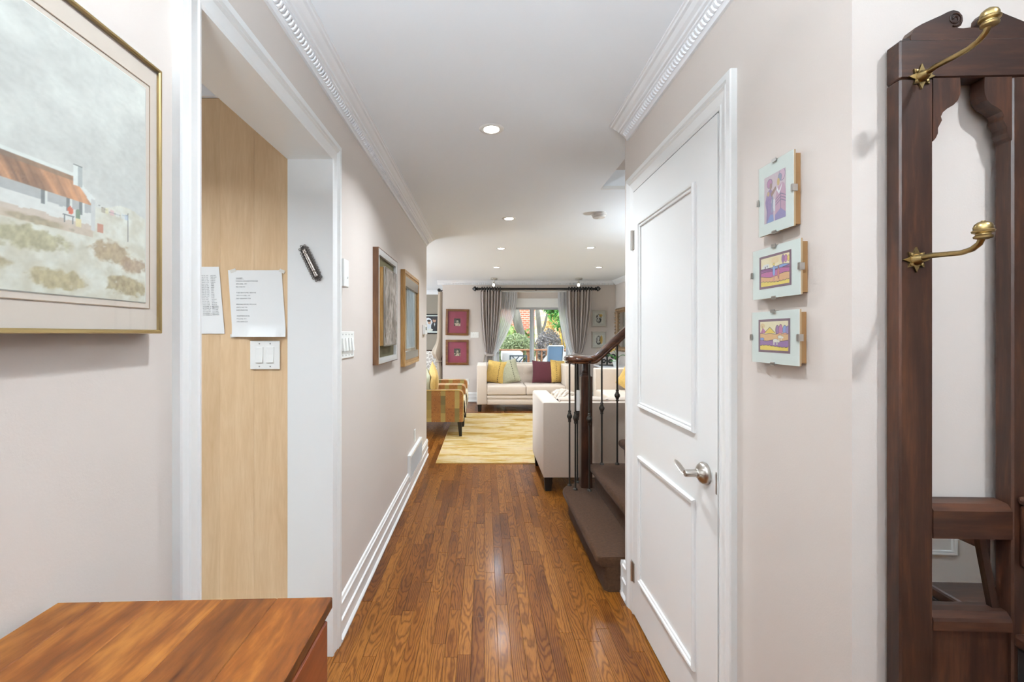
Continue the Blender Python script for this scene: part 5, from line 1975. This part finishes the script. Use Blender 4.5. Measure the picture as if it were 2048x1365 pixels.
for (a0, b0, a1, b1, n) in ((-.53, -.38, .53, -.38, 16), (-.53, .38, .53, .38, 16), (-.53, -.36, -.53, .36, 11), (.53, -.36, .53, .36, 11)):
    for k in range(n):
        u = (k + .5) / n
        r = .020 + rk.random() * .014
        obj('carving', MB().lathe([(r * .9, 0), (r, -.012), (r * .6, -.026), (r * .2, -.03)], (a0 + (a1 - a0) * u, -.042, b0 + (b1 - b0) * u), 'y', 9), ORN, mi, True)

# ---- dining room beyond the corner
def wedding(u, v):
    c = Canvas(u, v, (46, 44, 52))
    n = fbm(u * 4, v * 4, 21)
    c.put(n > .55, (60, 56, 64))
    c.ell(.38, .40, .26, .50, (214, 214, 222)); c.ell(.40, .66, .15, .20, (226, 226, 232))
    c.ell(.45, .60, .085, .135, (206, 160, 136)); c.ell(.43, .70, .10, .08, (60, 42, 36))
    c.ell(.76, .30, .22, .34, (40, 40, 48)); c.ell(.72, .72, .085, .135, (204, 158, 134)); c.ell(.73, .82, .095, .06, (62, 50, 42))
    c.poly([(.70, .52), (.76, .52), (.74, .3)], (230, 230, 230))
    c.ell(.5, .08, .14, .08, (226, 222, 214))
    return c.c


picture('framed_photo', 'black framed photograph of a couple in wedding clothes in the dining room', 'photograph', (-1.36, 10.8, 1.61), 0, .60, .49, .03, .03, BLACK, MATW, (-.20, .26, -.175, .19), None, paint=wedding, res=(80, 64), glazed=True)
dc = thing('dining_chair', 'dining chair with a grey and white leaf patterned back', 'chair', (-1.12, 9.55, 0), 0)
obj('seat', MB().rbox(-1.34, -.90, 9.36, 9.80, .43, .50, .02, 3), DINEFAB, dc, True)
obj('backrest', MB().rbox(-1.31, -.93, 9.34, 9.40, .56, 1.00, .02, 3), DINEFAB, dc, True)
DW = wood('dining_wood', S(40, 24, 18), S(64, 40, 30), S(92, 60, 44))
for x in (-1.345, -.925):
    obj('back_post', MB().rbox(x, x + .032, 9.34, 9.385, 0, 1.06, .006, 1), DW, dc)
    obj('leg', MB().box(x, x + .032, 9.765, 9.80, 0, .43), DW, dc)
obj('top_rail', MB().rbox(-1.313, -.925, 9.35, 9.38, 1.0, 1.03, .006, 1), DW, dc)
rd = thing('curtain_rod', 'black curtain rod with a ball end at the dining room corner', 'curtain rod', (-.92, 9.0, 2.26))
obj('rod', MB().tube([(-.925, 8.99, 2.26), (-.925, 10.5, 2.26)], .016, 12), BLACK, rd, True)
obj('ball_finial', MB().lathe([(.004, -.05), (.024, -.042), (.034, -.02), (.036, 0), (.030, .02), (.016, .03)], (-.925, 8.965, 2.26), 'y', 18), BLACK, rd, True)
obj('bracket', MB().tube([(-.925, 9.03, 2.26), (-.88, 9.03, 2.25), (-.848, 9.03, 2.27)], .013, 8), BLACK, rd, True)
dd = thing('curtain', 'tan silk curtain knotted at the dining room corner', 'curtain', (-.92, 9.4, .02))


def silk(u, v):
    z = 2.235 - v * 2.2
    k = min(1, v / .62)
    w = 1 - .55 * math.exp(-((z - .80) / .10) ** 2)
    belly = .075 * math.exp(-((z - .98) / .16) ** 2)
    a = u * 2 * PI
    xw = (.045 + belly * .9) * w
    return (-.905 - .03 * k - belly * .6 + xw * math.cos(a) + .012 * math.cos(a * 6) * w, 9.12 + (.10 * w + belly) * math.sin(a) + .012 * math.sin(a * 5), z)


obj('cloth', MB().grid(48, 44, silk), DRAPE2, dd, True, 85)
obj('knot_band', MB().tube([(-.985 + .05 * math.cos(a) + .03, 9.12 + .07 * math.sin(a), .80) for a in [2 * PI * k / 16 for k in range(16)]], .018, 8, True), DRAPE2, dd, True)
# ================================================================== garden seen through the patio door
WOODD = wood('deck_wood', S(128, 84, 58), S(158, 108, 76), S(182, 134, 98), axis=0)
deck = struct('deck', MB().box(-.6, 4.0, 9.05, 12.0, -.16, -.062), M('deck_joist', S(80, 62, 50), .8), 'timber deck outside the patio door')
deck['category'] = 'deck'
for k in range(20):
    obj('board', MB().box(-.6, 4.0, 9.07 + k * .146, 9.07 + k * .146 + .138, -.061, -.04), WOODD, deck)
struct('ground', MB().box(-14, 18, 9.2, 34, -.75, -.62), M('garden_soil', S(96, 92, 66), .95, vary=.3, vscale=1), 'garden ground beyond the deck')
rail = thing('deck_railing', 'brown timber deck railing outside the patio door', 'railing', (1.7, 11.7, -.04))
obj('top_rail', MB().rbox(-.6, 4.0, 11.64, 11.76, .92, .96, .004, 1), WOODD, rail)
obj('bottom_rail', MB().box(-.6, 4.0, 11.68, 11.72, .06, .13), WOODD, rail)
for k in range(36):
    x = -.55 + k * .128
    obj('baluster', MB().box(x, x + .04, 11.68, 11.72, .1301, .9199), WOODD, rail)
for x in (-.55, 1.15, 2.9):
    obj('post', MB().box(x, x + .09, 11.72, 11.81, -.04, .9199), WOODD, rail)

# table, lattice chair, lounge chair
tb = thing('patio_table', 'white covered patio table on the deck', 'table', (.66, 10.9, -.04))
obj('cover', MB().rbox(.42, .92, 10.55, 11.30, .70, .93, .03, 3), M('white_cover', S(238, 238, 240), .7), tb, True)
for (x, y) in ((.45, 10.58), (.86, 10.58), (.45, 11.24), (.86, 11.24)):
    obj('leg', MB().box(x, x + .035, y, y + .035, -.04, .70), M('white_cover', S(238, 238, 240), .7), tb)
GREYM = M('slate_metal', S(98, 118, 132), .45, .3)
lc = thing('lattice_chair', 'slate metal garden chair with a lattice back', 'chair', (.77, 9.95, -.04))
x0, x1, zt_ = .565, .965, .885
obj('back_frame', MB().rect_sweep([(0, 0), (0, .025), (.03, .025), (.03, 0)], x0 + .03, x1 - .03, .48, zt_ - .03, 9.93), GREYM, lc)
for k in range(-2, 4):
    for s in (1, -1):
        cx = x0 + .03 + (k + .5) * .113
        pts = []
        a = Vector((cx, .48)); d_ = Vector((s * 1.0, 1.05)).normalized()
        # clip the diagonal to the frame
        t0, t1 = 0.0, 2.0
        for (p0, dd_, lo, hi) in ((a.x, d_.x, x0 + .03, x1 - .03), (a.y, d_.y, .48, zt_ - .03)):
            ta, tb_ = (lo - p0) / dd_, (hi - p0) / dd_
            t0, t1 = max(t0, min(ta, tb_)), min(t1, max(ta, tb_))
        if t1 - t0 > .03:
            p0, p1 = a + d_ * t0, a + d_ * t1
            n_ = Vector((-d_.y, d_.x)) * .011
            obj('lattice_bar', MB().prism([tuple(p0 + n_), tuple(p1 + n_), tuple(p1 - n_), tuple(p0 - n_)], 'y', 9.936, 9.948 + .004 * s), GREYM, lc)
obj('seat', MB().rbox(x0, x1, 9.955, 10.38, .40, .44, .01, 2), GREYM, lc)
for (x, y, z) in ((x0, 9.93, .48), (x1 - .03, 9.93, .48), (x0, 10.35, .40), (x1 - .03, 10.35, .40)):
    obj('leg', MB().box(x, x + .03, y, y + .03, -.04, z), GREYM, lc)
BLUEM = M('blue_mesh', S(112, 142, 172), .6, vary=.08, vscale=80)
ln_ = thing('lounge_chair', 'blue mesh reclining chair on the deck', 'chair', (1.72, 10.9, -.04))
A, B = at(1096, 694, 10.6), at(1127, 694, 10.6)


def slope(u, v):
    return (A.x + u * (B.x - A.x) * (1 - .04 * (1 - v)), 10.6 - .22 * v + .22 - .0, .42 + v * (A.z - .42))


mb = MB().grid(6, 8, slope)
mb.add([(x, y + .012, z) for x, y, z in mb.v], mb.f[:])
obj('sling_back', mb, BLUEM, ln_, True)
obj('back_tube', MB().tube([slope(0, 0), slope(0, .5), slope(0, 1), slope(.05, 1.03), slope(.95, 1.03), slope(1, 1), slope(1, .5), slope(1, 0)], .014, 8), M('pale_tube', S(196, 206, 214), .35, .5), ln_, True)
obj('sling_seat', MB().rbox(A.x, B.x, 10.82, 11.3, .40, .425, .005, 1), BLUEM, ln_)
for (x, y) in ((A.x, 10.80), (B.x - .025, 10.80), (A.x, 11.26), (B.x - .025, 11.26)):
    obj('leg', MB().box(x, x + .025, y, y + .025, -.04, .41), M('pale_tube', S(196, 206, 214), .35, .5), ln_)
o = thing('folded_parasol', 'folded dark blue parasol standing beside the deck railing', 'parasol', (2.15, 11.2, -.04))
obj('canopy', MB().lathe([(.03, .55), (.09, .62), (.085, .8), (.05, 1.0), (.015, 1.12)], (2.15, 11.2, 0), 'z', 12), M('navy_cloth', S(58, 88, 116), .8), o, True)
obj('pole', MB().lathe([(.018, -.04), (.018, .56)], (2.15, 11.2, 0), 'z', 10), GREYM, o, True)
o = thing('round_tabletop', 'pale round tabletop leaning on the deck railing behind the blue chair', 'tabletop', (1.956, 11.55, -.04))
obj('disc', MB().lathe([(.02, -.012), (.47, -.012), (.47, .012), (.02, .012)], (1.956, 11.60, .44), 'y', 44), M('pale_laminate', S(214, 226, 212), .6), o, True)
obj('rim', MB().tube([(1.956 + .468 * math.cos(a), 11.60, .44 + .468 * math.sin(a)) for a in [2 * PI * k / 44 for k in range(44)]], .012, 6, True), M('pale_tube', S(196, 206, 214), .35, .5), o, True)

# neighbouring brick house
BRK = None


def brick_mat(name, c1, c2, mortar, sc_=1.0):
    m, nt, N, L, b = nodes(name)
    tc = N.new('ShaderNodeTexCoord')
    mp = N.new('ShaderNodeMapping')
    mp.inputs['Rotation'].default_value = (PI / 2, 0, 0)
    L.new(tc.outputs['Object'], mp.inputs[0])
    br = N.new('ShaderNodeTexBrick')
    br.inputs['Color1'].default_value = c1
    br.inputs['Color2'].default_value = c2
    br.inputs['Mortar'].default_value = mortar
    br.inputs['Scale'].default_value = 2.2 * sc_
    br.inputs['Mortar Size'].default_value = .022
    L.new(mp.outputs[0], br.inputs['Vector'])
    L.new(br.outputs[0], b.inputs['Base Color'])
    b.inputs['Roughness'].default_value = .85
    return m


hs = thing('brick_house', 'red brick house behind the garden trees', 'house', (3, 26, -.7))
obj('wall', MB().box(-6, 12, 24, 30, -.65, 5.5), brick_mat('red_brick', S(196, 112, 84), S(178, 94, 70), S(214, 190, 176)), hs)
obj('roof', MB().prism([(23.4, 5.4), (27, 8.2), (30.6, 5.4)], 'x', -6.4, 12.4), M('roof_slate', S(120, 96, 88), .8), hs)
for x in (-2.2, 6.4):
    w_ = obj('window', MB().box(x, x + 1.1, 23.95, 24.0, 1.2, 2.7), TRIM, hs)
    obj('pane', MB().box(x + .08, x + 1.02, 23.93, 23.95, 1.28, 2.62), M('dark_pane', S(70, 84, 96), .1), w_)
sh = thing('stone_shed', 'tan stone garden wall beyond the shrubs', 'wall', (4.4, 20, -.7))
obj('wall', MB().box(2.35, 7.0, 20, 20.6, -.65, 2.9), brick_mat('tan_stone', S(214, 190, 150), S(200, 170, 126), S(226, 214, 196), .55), sh)
obj('coping', MB().box(2.3, 7.05, 19.95, 20.65, 2.9, 3.0), M('coping_stone', S(206, 196, 178), .8), sh)
fp = thing('timber_post', 'tan timber post standing among the green shrubs', 'post', (2.55, 15.6, -.7))
obj('shaft', MB().rbox(2.48, 2.62, 15.55, 15.69, -.65, 1.72, .01, 1), M('tan_timber', S(196, 156, 118), .7, vary=.15, vscale=4), fp)
obj('cap', MB().rbox(2.46, 2.64, 15.53, 15.71, 1.72, 1.76, .006, 1), M('tan_timber', S(196, 156, 118), .7), fp)

BARK = M('garden_bark', S(112, 106, 98), .9, bump=.6, bscale=40, vary=.35, vscale=7, stretch=(1, 1, .3))


def leaf_cloud(name, parent, m, centres, n, size, seed, smooth=False):
    r = random.Random(seed)
    mb = MB()
    for k in range(n):
        cx, cy, cz, rx, ry, rz = centres[k % len(centres)]
        while True:
            a, b, c = r.uniform(-1, 1), r.uniform(-1, 1), r.uniform(-1, 1)
            q = a * a + b * b + c * c
            if .15 < q < 1: break
        p_ = Vector((cx + a * rx, cy + b * ry, cz + c * rz))
        u = Vector((r.gauss(0, 1), r.gauss(0, 1), r.gauss(0, 1))).normalized()
        w = u.orthogonal().normalized()
        s = size * r.uniform(.6, 1.3)
        mid = u.cross(w) * s * .18
        mb.add([p_ - u * s, p_ + w * s * .45 + mid, p_ + u * s, p_ - w * s * .45 + mid], [(0, 1, 2), (0, 2, 3)])
    o = obj(name, mb, m, parent)
    o['kind'] = 'stuff'
    return o


def leaf_mat(name, c1, c2):
    m, nt, N, L, b = nodes(name)
    g = N.new('ShaderNodeNewGeometry')
    r = ramp(N, [(0, c1), (1, c2)])
    L.new(g.outputs['Random Per Island'], r.inputs[0])
    L.new(r.outputs[0], b.inputs['Base Color'])
    b.inputs['Roughness'].default_value = .6
    tl = N.new('ShaderNodeBsdfTranslucent')
    L.new(r.outputs[0], tl.inputs[0])
    mx = N.new('ShaderNodeMixShader')
    mx.inputs[0].default_value = .35
    L.new(b.outputs[0], mx.inputs[1]); L.new(tl.outputs[0], mx.inputs[2])
    L.new(mx.outputs[0], nt.nodes['Material Output'].inputs['Surface'])
    return m


def garden_tree(label, limbs, cloud, m, n, size, seed):
    t = thing('garden_tree', label, 'tree', (limbs[0][0][0][0], limbs[0][0][0][1], -.65))
    for path, rr in limbs:
        obj('trunk', MB().tube(path, rr, 10), BARK, t, True)
    leaf_cloud('foliage', t, m, cloud, n, size, seed)


d = 14.5
P = lambda px, py, dd=14.5: tuple(at(px, py, dd))
garden_tree('grey forked garden tree behind the left patio pane',
            [([P(1050, 735), P(1048, 690), P(1044, 672), P(1037, 645), P(1031, 615), P(1026, 575)], [.15, .14, .12, .12, .11, .10]),
             ([P(1046, 678), P(1034, 655), P(1027, 630), P(1021, 600), P(1016, 570)], [.10, .085, .07, .06, .05])],
            [(.35, 14.6, 4.2, .8, .8, .9), (-.9, 15, 3.8, 1.0, 1, .9)], leaf_mat('tree_leaf', S(110, 150, 70), S(170, 196, 110)), 2600, .09, 1)
garden_tree('slim grey garden tree beside the patio door stile',
            [([P(1088, 735), P(1084, 690), P(1080, 668), P(1077, 640), P(1074, 610), P(1070, 575)], [.11, .10, .09, .08, .07, .06]),
             ([P(1081, 668), P(1089, 652), P(1094, 630), P(1102, 606)], [.05, .04, .035, .025])],
            [(2.25, 14.8, 4.3, .8, .7, .7)], MATS.get('x') or leaf_mat('tree_leaf_dark', S(70, 120, 60), S(130, 176, 90)), 1600, .09, 2)


def shrub(label, c, r, c1, c2, n, size, seed, extra=()):
    t = thing('garden_shrub', label, 'shrub', (c[0], c[1], -.65), group='shrubs in the garden')
    for k in range(4):
        a = k * 1.7
        obj('stem', MB().tube([(c[0] + .05 * math.cos(a), c[1] + .05 * math.sin(a), -.65), (c[0] + r[0] * .3 * math.cos(a), c[1] + r[1] * .3 * math.sin(a), c[2] * .5), (c[0] + r[0] * .6 * math.cos(a), c[1] + r[1] * .6 * math.sin(a), c[2] + r[2] * .4)], [.03, .02, .01], 6), BARK, t)
    leaf_cloud('foliage', t, leaf_mat('shrub_leaf_%d' % seed, c1, c2), [(c[0], c[1], c[2], r[0], r[1], r[2])] + list(extra), n, size, seed)


shrub('grey green bushy shrub behind the white table', (.95, 13.2, .86), (.60, .5, .52), S(104, 120, 84), S(176, 184, 142), 3200, .05, 31)
shrub('purplish grey shrub right of the patio door stile', (1.95, 13.4, .92), (.42, .45, .62), S(112, 106, 110), S(176, 168, 166), 2600, .045, 32)
shrub('pale green leafy shrub at the left edge of the patio view', (.45, 14.0, 1.15), (.50, .5, .75), S(146, 176, 96), S(206, 222, 150), 2600, .06, 33)
shrub('tall bright green shrub filling the upper right patio view', (2.55, 13.1, 1.95), (.66, .5, .58), S(56, 118, 52), S(132, 190, 96), 4200, .07, 34, [(2.08, 13.2, 2.28, .42, .45, .33), (2.98, 12.9, 1.2, .38, .45, .75), (2.85, 12.8, .75, .38, .38, .5)])
shrub('shrub with yellow leaves beside the timber post', (2.72, 14.6, 1.15), (.22, .3, .40), S(220, 180, 60), S(246, 224, 120), 700, .055, 35)
shrub('low yellowish shrub before the stone garden wall', (2.95, 18.0, 1.6), (.55, .4, .8), S(196, 160, 86), S(232, 206, 150), 1500, .07, 36)
hedge = thing('garden_hedge', 'dense green hedge along the back of the garden', 'hedge', (1.5, 22, -.65))
leaf_cloud('foliage', hedge, leaf_mat('hedge_leaf', S(64, 104, 52), S(140, 176, 92)), [(-3.5 + k * 1.2, 22, .6, .9, .6, 1.2) for k in range(11)], 6000, .13, 37)
obj('stems', MB().box(-4, 10, 21.95, 22.05, -.65, .6), BARK, hedge)
print('OBJECTS', len(bpy.data.objects))
